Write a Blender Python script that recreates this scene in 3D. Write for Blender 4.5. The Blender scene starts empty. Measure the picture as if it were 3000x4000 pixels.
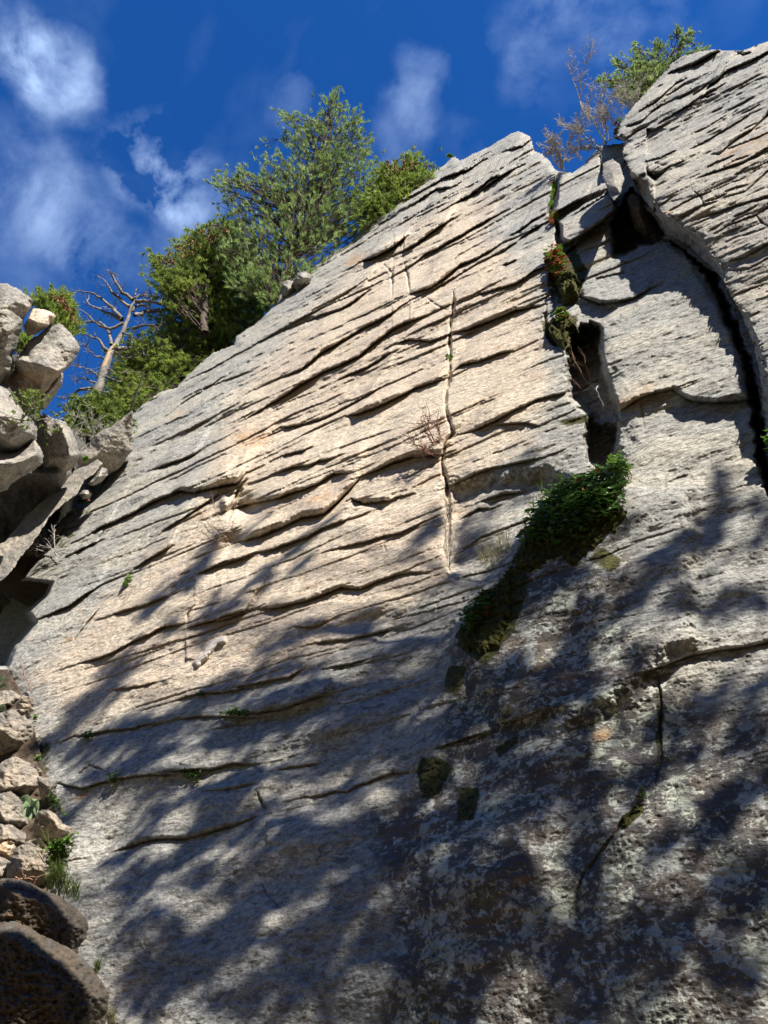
import bpy, math, random
import numpy as np
from mathutils import Matrix, Vector
from mathutils.geometry import delaunay_2d_cdt

rnd = random.Random(7)
npr = np.random.RandomState(11)
SC = bpy.context.scene
COL = SC.collection
R = math.radians

# ------------------------------------------------------------ camera, sky, sun, exposure
F = 3004.0                       # focal length in photo pixels (3000 x 4000 photo)
PITCH = R(38.0)
EYE = np.array([0.0, 0.0, 1.6])
cam_data = bpy.data.cameras.new('camera')
cam = bpy.data.objects.new('camera', cam_data); COL.objects.link(cam)
cam_data.sensor_fit = 'VERTICAL'; cam_data.sensor_height = 36.0; cam_data.lens = 36.0 * F / 4000.0
cam_data.clip_start = 0.05; cam_data.clip_end = 5000
cam.location = EYE; cam.rotation_euler = (math.pi / 2 + PITCH, 0, 0)
SC.camera = cam

SUN_EL, SUN_AZ = R(48.0), R(146.0)       # azimuth measured from +Y towards +X
SDIR = np.array([math.sin(SUN_AZ) * math.cos(SUN_EL), math.cos(SUN_AZ) * math.cos(SUN_EL), math.sin(SUN_EL)])
sun_d = bpy.data.lights.new('sun', 'SUN'); sun_d.energy = 5.0; sun_d.angle = R(0.53); sun_d.color = (1.0, 0.945, 0.86)
sun = bpy.data.objects.new('sun', sun_d); COL.objects.link(sun)
sun.rotation_euler = Vector(SDIR).to_track_quat('Z', 'Y').to_euler()

vs = SC.view_settings
vs.view_transform = 'Standard'; vs.look = 'None'; vs.gamma = 1.0; vs.use_curve_mapping = False
vs.exposure = 1.0
SC.cycles.max_bounces = 6; SC.cycles.diffuse_bounces = 3; SC.cycles.glossy_bounces = 2
SC.cycles.transparent_max_bounces = 4

def raydirs(x, y):
    """world direction (z_cam = 1) through photo pixel x, y"""
    x = np.asarray(x, float); y = np.asarray(y, float)
    cx = (x - 1500) / F; cy = (2000 - y) / F
    return np.stack([cx, math.cos(PITCH) - cy * math.sin(PITCH), math.sin(PITCH) + cy * math.cos(PITCH)], -1)

def at(x, y, t):
    return EYE + raydirs(x, y) * np.asarray(t, float)[..., None]

def world_nodes():
    w = bpy.data.worlds.new('World'); SC.world = w; w.use_nodes = True
    nt = w.node_tree; nt.nodes.clear(); N = nt.nodes.new; L = nt.links.new
    out = N('ShaderNodeOutputWorld'); bg = N('ShaderNodeBackground'); bg.inputs[1].default_value = 0.088
    sky = N('ShaderNodeTexSky'); sky.sky_type = 'NISHITA'; sky.sun_disc = False
    sky.sun_elevation = SUN_EL; sky.sun_rotation = SUN_AZ; sky.altitude = 2600; sky.air_density = 1.0; sky.dust_density = 0.15; sky.ozone_density = 2.2
    hsv = N('ShaderNodeHueSaturation'); hsv.inputs['Saturation'].default_value = 1.34; hsv.inputs['Value'].default_value = 1.22; hsv.inputs['Hue'].default_value = 0.512
    L(sky.outputs[0], hsv.inputs['Color'])
    tc = N('ShaderNodeTexCoord')
    def noise(scale, detail, dist, sx=1, sy=1, sz=1, rough=0.6):
        mp = N('ShaderNodeMapping'); mp.inputs['Scale'].default_value = (sx, sy, sz); L(tc.outputs['Generated'], mp.inputs[0])
        n = N('ShaderNodeTexNoise'); n.inputs['Scale'].default_value = scale; n.inputs['Detail'].default_value = detail
        n.inputs['Roughness'].default_value = rough; n.inputs['Distortion'].default_value = dist; L(mp.outputs[0], n.inputs['Vector']); return n.outputs[0]
    def math_(op, a, b=None, c=None, clamp=False):
        m = N('ShaderNodeMath'); m.operation = op; m.use_clamp = clamp
        for i, v in enumerate((a, b, c)):
            if v is None: continue
            if isinstance(v, (int, float)): m.inputs[i].default_value = v
            else: L(v, m.inputs[i])
        return m.outputs[0]
    # warp the direction a little so that cloud blobs are ragged
    nz = N('ShaderNodeTexNoise'); nz.inputs['Scale'].default_value = 6.5; nz.inputs['Detail'].default_value = 9; nz.inputs['Roughness'].default_value = 0.62
    L(tc.outputs['Generated'], nz.inputs['Vector'])
    sub = N('ShaderNodeVectorMath'); sub.operation = 'SUBTRACT'; L(nz.outputs['Color'], sub.inputs[0]); sub.inputs[1].default_value = (.5, .5, .5)
    scl = N('ShaderNodeVectorMath'); scl.operation = 'SCALE'; L(sub.outputs[0], scl.inputs[0]); scl.inputs['Scale'].default_value = 0.10
    add = N('ShaderNodeVectorMath'); add.operation = 'ADD'; L(tc.outputs['Generated'], add.inputs[0]); L(scl.outputs[0], add.inputs[1])
    nrm = N('ShaderNodeVectorMath'); nrm.operation = 'NORMALIZE'; L(add.outputs[0], nrm.inputs[0])
    blobs = [  # px, py, radius px, strength
        (200, 300, 165, 1.3), (70, 210, 120, .6), (30, 90, 110, .4), (590, 640, 165, 1.05), (730, 740, 140, .85), (470, 580, 90, .3),
        (80, 660, 170, .34), (280, 790, 170, .36), (60, 800, 150, .2), (400, 950, 140, .36), (150, 1000, 180, .2), (560, 1010, 110, .2),
        (1640, 290, 95, .26), (1620, 440, 95, .28), (1560, 520, 110, .26), (2090, 290, 120, .26), (2060, 100, 120, .22), (2330, 90, 150, .26), (2400, 170, 80, .18),
        (2560, 40, 90, .28), (1140, 400, 95, .2), (1800, 540, 90, .16), (2200, 20, 110, .2), (690, 860, 110, .3)]
    tot = None
    for (x, y, r, s) in blobs:
        d = raydirs(x, y); d = d / np.linalg.norm(d)
        ang = r / F * 1.2
        dp = N('ShaderNodeVectorMath'); dp.operation = 'DOT_PRODUCT'; L(nrm.outputs[0], dp.inputs[0]); dp.inputs[1].default_value = tuple(d)
        mr = N('ShaderNodeMapRange'); mr.interpolation_type = 'SMOOTHSTEP'
        L(dp.outputs['Value'], mr.inputs[0]); mr.inputs[1].default_value = math.cos(ang); mr.inputs[2].default_value = 1.0
        mr.inputs[3].default_value = 0; mr.inputs[4].default_value = s * .75
        tot = mr.outputs[0] if tot is None else math_('ADD', tot, mr.outputs[0])
    f1 = noise(7.6, 12, 0.25, 1, 1, 1.0, 0.60)
    tex = math_('MULTIPLY_ADD', f1, 4.2, -1.62, True)
    wide = noise(2.2, 7, 0.6, 1, 1, 1.6, 0.55)
    wide = math_('MULTIPLY_ADD', wide, 2.4, -1.42, True)          # faint wisps over the whole sky
    a = math_('MULTIPLY', tot, tex)
    a = math_('MULTIPLY_ADD', wide, 0.25, a, True)
    a = math_('MINIMUM', a, 0.9)
    mix = N('ShaderNodeMix'); mix.data_type = 'RGBA'; L(a, mix.inputs[0]); L(hsv.outputs[0], mix.inputs[6]); mix.inputs[7].default_value = (3.6, 4.9, 7.4, 1)
    L(mix.outputs[2], bg.inputs[0]); L(bg.outputs[0], out.inputs[0])
world_nodes()

# ------------------------------------------------------------ helpers
def link(name, mesh, mat=None, parent=None, label=None, cat=None, group=None, kind=None):
    o = bpy.data.objects.new(name, mesh); COL.objects.link(o)
    if mat is not None and mesh is not None: mesh.materials.append(mat)
    if parent is not None: o.parent = parent
    if label: o['label'] = label
    if cat: o['category'] = cat
    if group: o['group'] = group
    if kind: o['kind'] = kind
    return o

def empty(name, loc, label, cat, group=None):
    o = bpy.data.objects.new(name, None); COL.objects.link(o); o.location = loc; o.empty_display_size = .2
    o['label'] = label; o['category'] = cat
    if group: o['group'] = group
    return o

def np_mesh(name, V, faces, smooth=True):
    """V (n,3), faces = list of int arrays (m,k)"""
    me = bpy.data.meshes.new(name)
    me.vertices.add(len(V)); me.vertices.foreach_set('co', np.asarray(V, np.float32).ravel())
    nl = sum(f.size for f in faces); nf = sum(len(f) for f in faces)
    me.loops.add(nl); me.loops.foreach_set('vertex_index', np.concatenate([f.ravel() for f in faces]).astype(np.int32))
    tot = np.concatenate([np.full(len(f), f.shape[1], np.int32) for f in faces])
    start = np.concatenate([[0], np.cumsum(tot)[:-1]]).astype(np.int32)
    me.polygons.add(nf); me.polygons.foreach_set('loop_start', start)
    me.update(calc_edges=True)
    me.polygons.foreach_set('use_smooth', np.full(nf, smooth, bool))
    me.validate()
    return me

_perm = npr.permutation(256).astype(np.int64)
_gr = np.linspace(0, 2 * np.pi, 257)[:256]; _gx, _gy = np.cos(_gr), np.sin(_gr)
def perlin(x, y, seed=0):
    xi = np.floor(x).astype(np.int64); yi = np.floor(y).astype(np.int64)
    xf = x - xi; yf = y - yi
    u = xf ** 3 * (xf * (xf * 6 - 15) + 10); v = yf ** 3 * (yf * (yf * 6 - 15) + 10)
    def g(ix, iy, dx, dy):
        h = _perm[(_perm[(ix + seed * 17) & 255] + iy) & 255]
        return _gx[h] * dx + _gy[h] * dy
    a = g(xi, yi, xf, yf); b = g(xi + 1, yi, xf - 1, yf)
    c = g(xi, yi + 1, xf, yf - 1); d = g(xi + 1, yi + 1, xf - 1, yf - 1)
    return (a + u * (b - a)) * (1 - v) + (c + u * (d - c)) * v
def fbm(x, y, octs, seed=0, gain=.5, lac=2.03):
    s = 0; a = 1.0
    for i in range(octs):
        s = s + a * perlin(x, y, seed + i); x = x * lac + 3.7; y = y * lac + 1.3; a *= gain
    return s
def sstep(x, a, b):
    t = np.clip((x - a) / (b - a), 0, 1); return t * t * (3 - 2 * t)

def poly_inside(px, py, X, Y):
    ins = np.zeros(X.shape, bool); n = len(px)
    for i in range(n):
        x0, y0, x1, y1 = px[i], py[i], px[(i + 1) % n], py[(i + 1) % n]
        if y0 == y1: continue
        c = ((y0 > Y) != (y1 > Y)) & (X < (x1 - x0) * (Y - y0) / (y1 - y0) + x0)
        ins ^= c
    return ins
def seg_dist(pts, X, Y, closed=True):
    d = np.full(X.shape, 1e9); n = len(pts)
    for i in range(n if closed else n - 1):
        x0, y0 = pts[i]; x1, y1 = pts[(i + 1) % n]
        dx, dy = x1 - x0, y1 - y0; L2 = dx * dx + dy * dy + 1e-9
        t = np.clip(((X - x0) * dx + (Y - y0) * dy) / L2, 0, 1)
        d = np.minimum(d, (X - x0 - t * dx) ** 2 + (Y - y0 - t * dy) ** 2)
    return np.sqrt(d)
def sdf(pts, X, Y):
    """positive inside"""
    p = np.array(pts, float)
    d = seg_dist(pts, X, Y); i = poly_inside(p[:, 0], p[:, 1], X, Y)
    return np.where(i, d, -d)
def window(gx, gy, x0, x1, y0, y1):
    return slice(np.searchsorted(gy, y0), np.searchsorted(gy, y1)), slice(np.searchsorted(gx, x0), np.searchsorted(gx, x1))
def wig(pts, amp, step=14, seed=0):
    """subdivide a polyline and make it ragged"""
    out = []
    for i in range(len(pts)):
        x0, y0 = pts[i]; x1, y1 = pts[(i + 1) % len(pts)]
        n = max(1, int(math.hypot(x1 - x0, y1 - y0) / step))
        for k in range(n): out.append((x0 + (x1 - x0) * k / n, y0 + (y1 - y0) * k / n))
    a = np.array(out)
    s = np.arange(len(a))
    a[:, 0] += amp * (perlin(s * .37, s * 0 + seed + .5, seed) * 1.3 + perlin(s * .9, s * 0 + seed + .2, seed + 3))
    a[:, 1] += amp * (perlin(s * .37, s * 0 + seed + .9, seed + 5) * 1.3 + perlin(s * .9, s * 0 + seed + .7, seed + 9))
    return [tuple(p) for p in a]

# ------------------------------------------------------------ wall frame: strata run level along U, the slab leans back 18 degrees
LEAN = R(18)
U = np.array([.8660, -.5, 0.0])                                       # to the right along the wall
Vv = np.array([.5 * math.sin(LEAN), .8660 * math.sin(LEAN), math.cos(LEAN)])   # up the slab
Nn = np.cross(U, Vv)                                                   # out of the wall
M3 = np.stack([U, Vv, Nn], 1)
WALL_M = Matrix([list(M3[i]) + [EYE[i]] for i in range(3)] + [[0, 0, 0, 1]])
D0 = 3.0 * math.cos(LEAN)
def tbase(x, y):
    return D0 / np.maximum(raydirs(x, y) @ (-Nn), .06)

# ------------------------------------------------------------ materials
class NT:
    def __init__(s, name):
        s.m = bpy.data.materials.new(name); s.m.use_nodes = True; s.t = s.m.node_tree
        s.b = s.t.nodes['Principled BSDF']; s.tc = s.N('ShaderNodeTexCoord')
    def N(s, k): return s.t.nodes.new(k)
    def put(s, sock, v):
        if isinstance(v, (int, float)): sock.default_value = v
        elif isinstance(v, tuple): sock.default_value = v if len(v) != 3 or sock.type == 'VECTOR' else (*v, 1)
        else: s.t.links.new(v, sock)
    def math(s, op, a, b=0, c=0, clamp=False):
        n = s.N('ShaderNodeMath'); n.operation = op; n.use_clamp = clamp
        for i, v in enumerate((a, b, c)): s.put(n.inputs[i], v)
        return n.outputs[0]
    def noise(s, scale, detail=4, rough=.55, sc=(1, 1, 1), dist=0., col=False, loc=(0, 0, 0)):
        mp = s.N('ShaderNodeMapping'); mp.inputs['Scale'].default_value = sc; mp.inputs['Location'].default_value = loc
        s.t.links.new(s.tc.outputs['Object'], mp.inputs[0])
        n = s.N('ShaderNodeTexNoise'); n.inputs['Scale'].default_value = scale; n.inputs['Detail'].default_value = detail
        n.inputs['Roughness'].default_value = rough; n.inputs['Distortion'].default_value = dist
        s.t.links.new(mp.outputs[0], n.inputs['Vector']); return n.outputs['Color' if col else 'Fac']
    def ramp(s, f, lo, hi, a=0., b=1.):
        n = s.N('ShaderNodeMapRange'); n.interpolation_type = 'SMOOTHSTEP'; s.put(n.inputs[0], f)
        for i, v in enumerate((lo, hi, a, b)): s.put(n.inputs[i + 1], v)
        return n.outputs[0]
    def mix(s, f, a, b, mode='MIX'):
        n = s.N('ShaderNodeMix'); n.data_type = 'RGBA'; n.blend_type = mode
        s.put(n.inputs[0], f); s.put(n.inputs[6], a); s.put(n.inputs[7], b); return n.outputs[2]
    def attr(s, name):
        n = s.N('ShaderNodeAttribute'); n.attribute_name = name; return n.outputs['Fac']

def rock_material(name, tan0=0.0, lich0=0.0, iso=False, warm=(.55, .45, .34), grey=(.34, .335, .305), fine=1.0, shade_tint=0.0):
    s = NT(name)
    if iso: _n = s.noise; s.noise = lambda scale, detail=4, rough=.55, sc=(1, 1, 1), dist=0., col=False, loc=(0, 0, 0): _n(scale, detail, rough, (1, 1, 1.5), dist, col, loc)
    tan = s.math('ADD', s.attr('tan'), tan0, clamp=True); lich = s.math('ADD', s.attr('lichen'), lich0, clamp=True)
    big = s.noise(.9, 5, .6, (1, 2.2, 1)); mid = s.noise(4.5, 6, .62, (1, 2.6, 1), .4)
    grain = s.noise(22, 9, .76, (1, 1.8, 1), .2)
    fineg = s.noise(95 * fine, 5, .75, (1, 1.9, 1))
    tanm = s.ramp(s.math('ADD', tan, s.math('MULTIPLY_ADD', mid, .9, -.45)), .25, .8)
    c = s.mix(tanm, (*grey, 1), (*warm, 1))
    # bands of paler and browner rock along the layering
    c = s.mix(s.math('MULTIPLY', s.ramp(big, .42, .68), .45), c, tuple([min(.62, q * 1.22) for q in warm] + [1]))
    c = s.mix(s.math('MULTIPLY', s.math('MULTIPLY', s.ramp(s.noise(2.6, 5, .6, (1, 3, 1), .6, loc=(4, 2, 1)), .56, .72), tanm), .55), c, (warm[0] * .95, warm[1] * .78, warm[2] * .6, 1))
    # salt and pepper mineral grain
    g = s.math('ADD', s.math('MULTIPLY', grain, .62), s.math('MULTIPLY', fineg, .38))
    v = s.ramp(g, .37, .62, .46, 1.54)
    vv = s.N('ShaderNodeCombineColor'); [s.put(vv.inputs[i], v) for i in range(3)]
    c = s.mix(1.0, c, vv.outputs[0], 'MULTIPLY')
    # dark crustose film, more on grey rock
    dk = s.math('MULTIPLY', s.ramp(s.noise(13, 8, .72, (1, 2.2, 1), .5, loc=(9, 3, 0)), .50, .62), s.math('MULTIPLY_ADD', tanm, -.50, .72))
    c = s.mix(dk, c, (.115, .108, .100, 1))
    # pale lichen on near black patina
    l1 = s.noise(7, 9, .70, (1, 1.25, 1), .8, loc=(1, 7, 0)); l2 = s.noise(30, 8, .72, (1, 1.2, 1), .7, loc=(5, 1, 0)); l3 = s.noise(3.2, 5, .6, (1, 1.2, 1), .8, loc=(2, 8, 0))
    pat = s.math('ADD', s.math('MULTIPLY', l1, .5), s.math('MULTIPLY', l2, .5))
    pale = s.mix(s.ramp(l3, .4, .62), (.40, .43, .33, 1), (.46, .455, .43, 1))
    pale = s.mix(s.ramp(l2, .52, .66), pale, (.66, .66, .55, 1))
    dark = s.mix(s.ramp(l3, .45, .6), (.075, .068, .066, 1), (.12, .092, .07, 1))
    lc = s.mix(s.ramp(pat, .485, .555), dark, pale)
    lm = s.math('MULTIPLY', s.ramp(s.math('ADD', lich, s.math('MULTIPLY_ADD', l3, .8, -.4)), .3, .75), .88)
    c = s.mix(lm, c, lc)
    vor = s.N('ShaderNodeTexVoronoi'); vor.inputs['Scale'].default_value = 8.5
    mpv = s.N('ShaderNodeVectorMath'); mpv.operation = 'ADD'; s.t.links.new(s.tc.outputs['Object'], mpv.inputs[0])
    wob = s.N('ShaderNodeVectorMath'); wob.operation = 'SCALE'; s.put(wob.inputs[0], s.noise(14, 5, .7, (1, 1, 1), col=True)); wob.inputs['Scale'].default_value = .13
    s.t.links.new(wob.outputs[0], mpv.inputs[1]); s.t.links.new(mpv.outputs[0], vor.inputs['Vector'])
    sp = s.math('MULTIPLY', s.ramp(vor.outputs['Distance'], .30, .24), s.ramp(s.noise(2.1, 3, .5, loc=(8, 8, 8)), .50, .6))
    c = s.mix(s.math('MULTIPLY', s.math('MULTIPLY', sp, lm), .75), c, (.50, .515, .47, 1))
    # stains of rust, moss
    c = s.mix(s.math('MULTIPLY', s.attr('rust'), s.ramp(mid, .35, .6)), c, (.46, .25, .10, 1))
    mo = s.math('MULTIPLY', s.ramp(s.math('ADD', s.attr('moss'), s.math('MULTIPLY_ADD', l1, 1.6, -.8)), .35, .6), s.ramp(s.attr('moss'), .02, .2))
    c = s.mix(mo, c, s.mix(s.ramp(l2, .42, .6), (.022, .024, .006, 1), (.10, .095, .02, 1)))
    c = s.mix(s.attr('white'), c, (.52, .48, .44, 1))
    if shade_tint: c = s.mix(shade_tint, c, (.03, .028, .025, 1))  # darkens the base colour to imitate shade
    s.put(s.b.inputs['Base Color'], c)
    s.put(s.b.inputs['Roughness'], .86); s.b.inputs['Specular IOR Level'].default_value = .32
    bump = s.N('ShaderNodeBump'); bump.inputs['Strength'].default_value = .75; bump.inputs['Distance'].default_value = .035
    h = s.math('ADD', s.math('MULTIPLY', grain, .65), s.math('MULTIPLY', s.noise(9, 6, .65, (1, 3.4, 1), .3), 1.1))
    h = s.math('ADD', h, s.math('MULTIPLY', fineg, .16))
    h = s.math('ADD', h, s.math('MULTIPLY', s.math('MULTIPLY', lm, pat), .35))
    s.put(bump.inputs['Height'], h); s.t.links.new(bump.outputs[0], s.b.inputs['Normal'])
    return s.m

ROCK = rock_material('granite_wall')
BOULDER = rock_material('granite_boulder', tan0=.12, lich0=.38, iso=True, grey=(.25, .235, .21))
BOULDER_TAN = rock_material('tan_boulder', tan0=.8, iso=True)
RUBBLE = rock_material('rubble_rock', tan0=.30, lich0=.12, iso=True, warm=(.38, .30, .21), grey=(.23, .21, .18))
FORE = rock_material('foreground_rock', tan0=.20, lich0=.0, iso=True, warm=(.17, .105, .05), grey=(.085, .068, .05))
GULLY = rock_material('shade_tinted_gully_rock', tan0=.0, lich0=.1, shade_tint=.7, iso=True)  # near-black tint in the colour stands in for the cave's shade

def plain(name, col, var=(.5, .5, .5), scale=8, rough=.8, amount=.5, bump=0., sub=0.0, metal=0):
    s = NT(name)
    c = s.mix(s.math('MULTIPLY', s.ramp(s.noise(scale, 5, .65), .35, .65), amount), (*col, 1), (*var, 1))
    s.put(s.b.inputs['Base Color'], c); s.b.inputs['Roughness'].default_value = rough
    s.b.inputs['Specular IOR Level'].default_value = .25
    if bump:
        b = s.N('ShaderNodeBump'); b.inputs['Distance'].default_value = bump; b.inputs['Strength'].default_value = .8
        s.put(b.inputs['Height'], s.noise(scale * 3, 6, .7)); s.t.links.new(b.outputs[0], s.b.inputs['Normal'])
    if sub:      # thin leaves let some light through
        tr = s.N('ShaderNodeBsdfTranslucent'); s.put(tr.inputs[0], c); mx = s.N('ShaderNodeMixShader'); mx.inputs[0].default_value = sub
        s.t.links.new(s.b.outputs[0], mx.inputs[1]); s.t.links.new(tr.outputs[0], mx.inputs[2])
        s.t.links.new(mx.outputs[0], s.t.nodes['Material Output'].inputs[0])
    return s.m
M = dict(
    pine=plain('pine_needles', (.20, .31, .08), (.50, .62, .24), 3.2, .55, .8, sub=.45),
    fir=plain('fir_needles', (.17, .26, .045), (.40, .48, .10), 2.6, .55, .8, sub=.5),
    firdark=plain('shadowing_fir_needles', (.04, .06, .02), (.08, .10, .03), 2.6, .6, .8),
    cone=plain('fir_cones', (.21, .105, .045), (.33, .19, .09), 6, .7, .8),
    bark=plain('bark', (.10, .075, .055), (.19, .15, .12), 14, .9, .7, .02),
    dead=plain('weathered_dead_wood', (.13, .115, .10), (.32, .29, .27), 9, .75, .8, .02),
    deadtan=plain('barkless_tan_wood', (.44, .30, .18), (.55, .42, .28), 12, .7, .6, .01),
    twig=plain('dry_twig', (.36, .33, .29), (.55, .52, .47), 20, .8, .6),
    redtwig=plain('reddish_dry_twig', (.22, .12, .08), (.33, .20, .14), 20, .8, .6),
    grass=plain('dry_grass', (.30, .26, .15), (.20, .22, .08), 9, .7, .6, sub=.2),
    ggrass=plain('green_grass', (.10, .15, .03), (.20, .24, .07), 9, .6, .6, sub=.3),
    leaf=plain('bright_leaf', (.085, .19, .022), (.17, .29, .05), 11, .45, .8, sub=.3),
    leafdark=plain('dark_leaf', (.045, .11, .020), (.10, .19, .04), 11, .42, .8, sub=.25),
    leafred=plain('red_leaf', (.25, .06, .025), (.34, .15, .05), 14, .5, .7, sub=.2),
    shrub=plain('shrub_leaf', (.13, .19, .035), (.24, .31, .07), 5, .55, .8, sub=.35),
    mullein=plain('mullein_leaf', (.17, .25, .12), (.26, .34, .19), 11, .8, .6, sub=.2),
    moss=plain('moss', (.028, .031, .007), (.115, .108, .02), 34, .95, .9, .03),
    soil=plain('soil', (.06, .043, .03), (.17, .125, .085), 12, .95, .8, .03),
    blocker_woods=plain('sky_blocker_woods', (.028, .042, .014), (.07, .085, .03), .9, .95, .8, .4),  # dark cover of the added hill that blocks low sky
    ground=plain('forest_floor', (.07, .055, .035), (.12, .095, .06), 1.2, .95, .7, .05),
)

# ------------------------------------------------------------ relief sheets
def axis(lo, hi, step, m0, m1, mstep=14):
    a = np.arange(lo - m0, lo, mstep); b = np.arange(lo, hi, step); c = np.arange(hi, hi + m1 + 1, mstep)
    return np.concatenate([a, b, c])
GX = axis(0, 3000, 3.8, 280, 1200, 40); GY = axis(0, 4000, 3.8, 420, 340, 40)
X, Y = np.meshgrid(GX, GY)
T0 = tbase(X, Y); S = T0 / F                           # metres per pixel on the wall
P0 = raydirs(X, Y) * T0[..., None]
UU = P0 @ U; VV = P0 @ Vv

def sheet(name, gx, gy, P, cell, skirt, mat, attrs=None, frame=True, back=None, smooth=True):
    """P (ny,nx,3) world points, cell (ny-1,nx-1) bool; skirt (ny,nx,3) vector for the side walls"""
    ny, nx = P.shape[:2]
    idx = np.arange(ny * nx).reshape(ny, nx)
    a, b, c, d = idx[:-1, :-1][cell], idx[:-1, 1:][cell], idx[1:, 1:][cell], idx[1:, :-1][cell]
    quads = np.stack([a, d, c, b], 1)
    pad = np.pad(cell, 1)
    sides = []
    top = pad[1:-1, 1:-1] & ~pad[:-2, 1:-1]; bot = pad[1:-1, 1:-1] & ~pad[2:, 1:-1]
    lef = pad[1:-1, 1:-1] & ~pad[1:-1, :-2]; rig = pad[1:-1, 1:-1] & ~pad[1:-1, 2:]
    for m, (p, q) in ((top, (idx[:-1, :-1], idx[:-1, 1:])), (rig, (idx[:-1, 1:], idx[1:, 1:])), (bot, (idx[1:, 1:], idx[1:, :-1])), (lef, (idx[1:, :-1], idx[:-1, :-1]))):
        sides.append(np.stack([p[m], q[m]], 1))
    E = np.concatenate(sides)
    used = np.unique(quads); remap = np.full(ny * nx, -1); remap[used] = np.arange(len(used))
    Pf = P.reshape(-1, 3); V1 = Pf[used]
    eu = np.unique(E); rb = np.full(ny * nx, -1)
    faces = [remap[quads]]
    if back is None:
        V2 = Pf[eu] + skirt.reshape(-1, 3)[eu]; rb[eu] = len(used) + np.arange(len(eu))
        VV_ = np.concatenate([V1, V2])
    else:
        Vb = back.reshape(-1, 3)[used]; rb[used] = len(used) + np.arange(len(used))
        VV_ = np.concatenate([V1, Vb]); faces.append(rb[quads][:, ::-1])
    faces.append(np.stack([remap[E[:, 0]], remap[E[:, 1]], rb[E[:, 1]], rb[E[:, 0]]], 1))
    mw = WALL_M if frame else Matrix.Translation(Vector(V1.mean(0)))
    inv = np.array(mw.inverted())
    L = VV_ @ inv[:3, :3].T + inv[:3, 3]
    me = np_mesh(name, L, faces, smooth)
    n2 = len(VV_) - len(used)
    for k, v in (attrs or {}).items():
        at_ = me.attributes.new(k, 'FLOAT', 'POINT')
        vv = v.reshape(-1)[used].astype(np.float32)
        tail = np.zeros(n2, np.float32)
        at_.data.foreach_set('value', np.concatenate([vv, tail]))
    o = link(name, me, mat); o.matrix_world = mw
    return o

DEL = np.zeros_like(X)                                  # outward relief of the main wall in metres
def ledge(pts, w=16, k=1.3, up=110, down=60, groove=.35, gap=5, seed=0, arr=None, taper=.2):
    """an overhanging lip: a dark line along pts (left to right), underside of w px above it, D = k*w px deep"""
    arr = DEL if arr is None else arr
    pts = sorted(pts); xs = np.array([p[0] for p in pts], float); ys = np.array([p[1] for p in pts], float)
    m = up * 3
    sy, sx = window(GX, GY, xs[0] - 60, xs[-1] + 60 + m * .8, ys.min() - m - m * .5, ys.max() + down * 4)
    x = X[sy, sx]; y = Y[sy, sx]
    if x.size == 0: return
    slope = (ys[-1] - ys[0]) / max(xs[-1] - xs[0], 1); cs = 1 / math.hypot(1, slope)
    Lx = xs[-1] - xs[0]
    yl = np.interp(x, xs, ys) + slope * (np.minimum(x - xs[0], 0) + np.maximum(x - xs[-1], 0)) + 3.0 * perlin(x / 47, x * 0 + seed * 1.7 + .3, seed) * min(1, Lx / 200) + 3.2 * perlin(x / 11, x * 0 + seed * 2.1 + .6, seed + 1)
    xe = x - (yl - y) * .8 + 12 * perlin(x / 90 + seed, y / 70, seed + 7)
    e = (xe - xs[0]) / Lx
    tp = sstep(e, 0, taper * (.6 + .4 * (seed % 3))) ** 1.2 * sstep(1 - e, 0, taper * (.6 + .4 * (seed % 2)))
    vary = np.clip(.85 + .6 * perlin(x / 150, x * 0 + seed + .4, seed + 2), .25, 1.5)
    sd = (yl - y) * cs
    ww = .66 * w * (.35 + .65 * tp) * vary * (1 - .5 * sstep(y, 1900, 2700))
    D = .50 * k * w * tp * KD(sy, sx) * vary * S[sy, sx]
    upl = up * 1.05 * (.75 + .5 * vary)
    f = np.where(sd <= 0, 0, np.where(sd < ww, np.clip(sd / np.maximum(ww, 1), 0, 1) ** .8, np.exp(-(np.maximum(sd - ww, 0) / upl) ** 1.15)))
    g = np.where(sd <= 0, np.exp(np.minimum(sd, 0) / down), np.clip(1 - sd / np.maximum(ww * .55, 1), 0, 1))
    slot = np.clip(1 - np.abs(sd - 1) / (gap * .8 + .08 * ww), 0, 1) * (.40 * D + 11 * S[sy, sx] * tp ** .3 * min(1, w / 12))
    arr[sy, sx] += D * f - groove * D * g - slot

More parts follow.
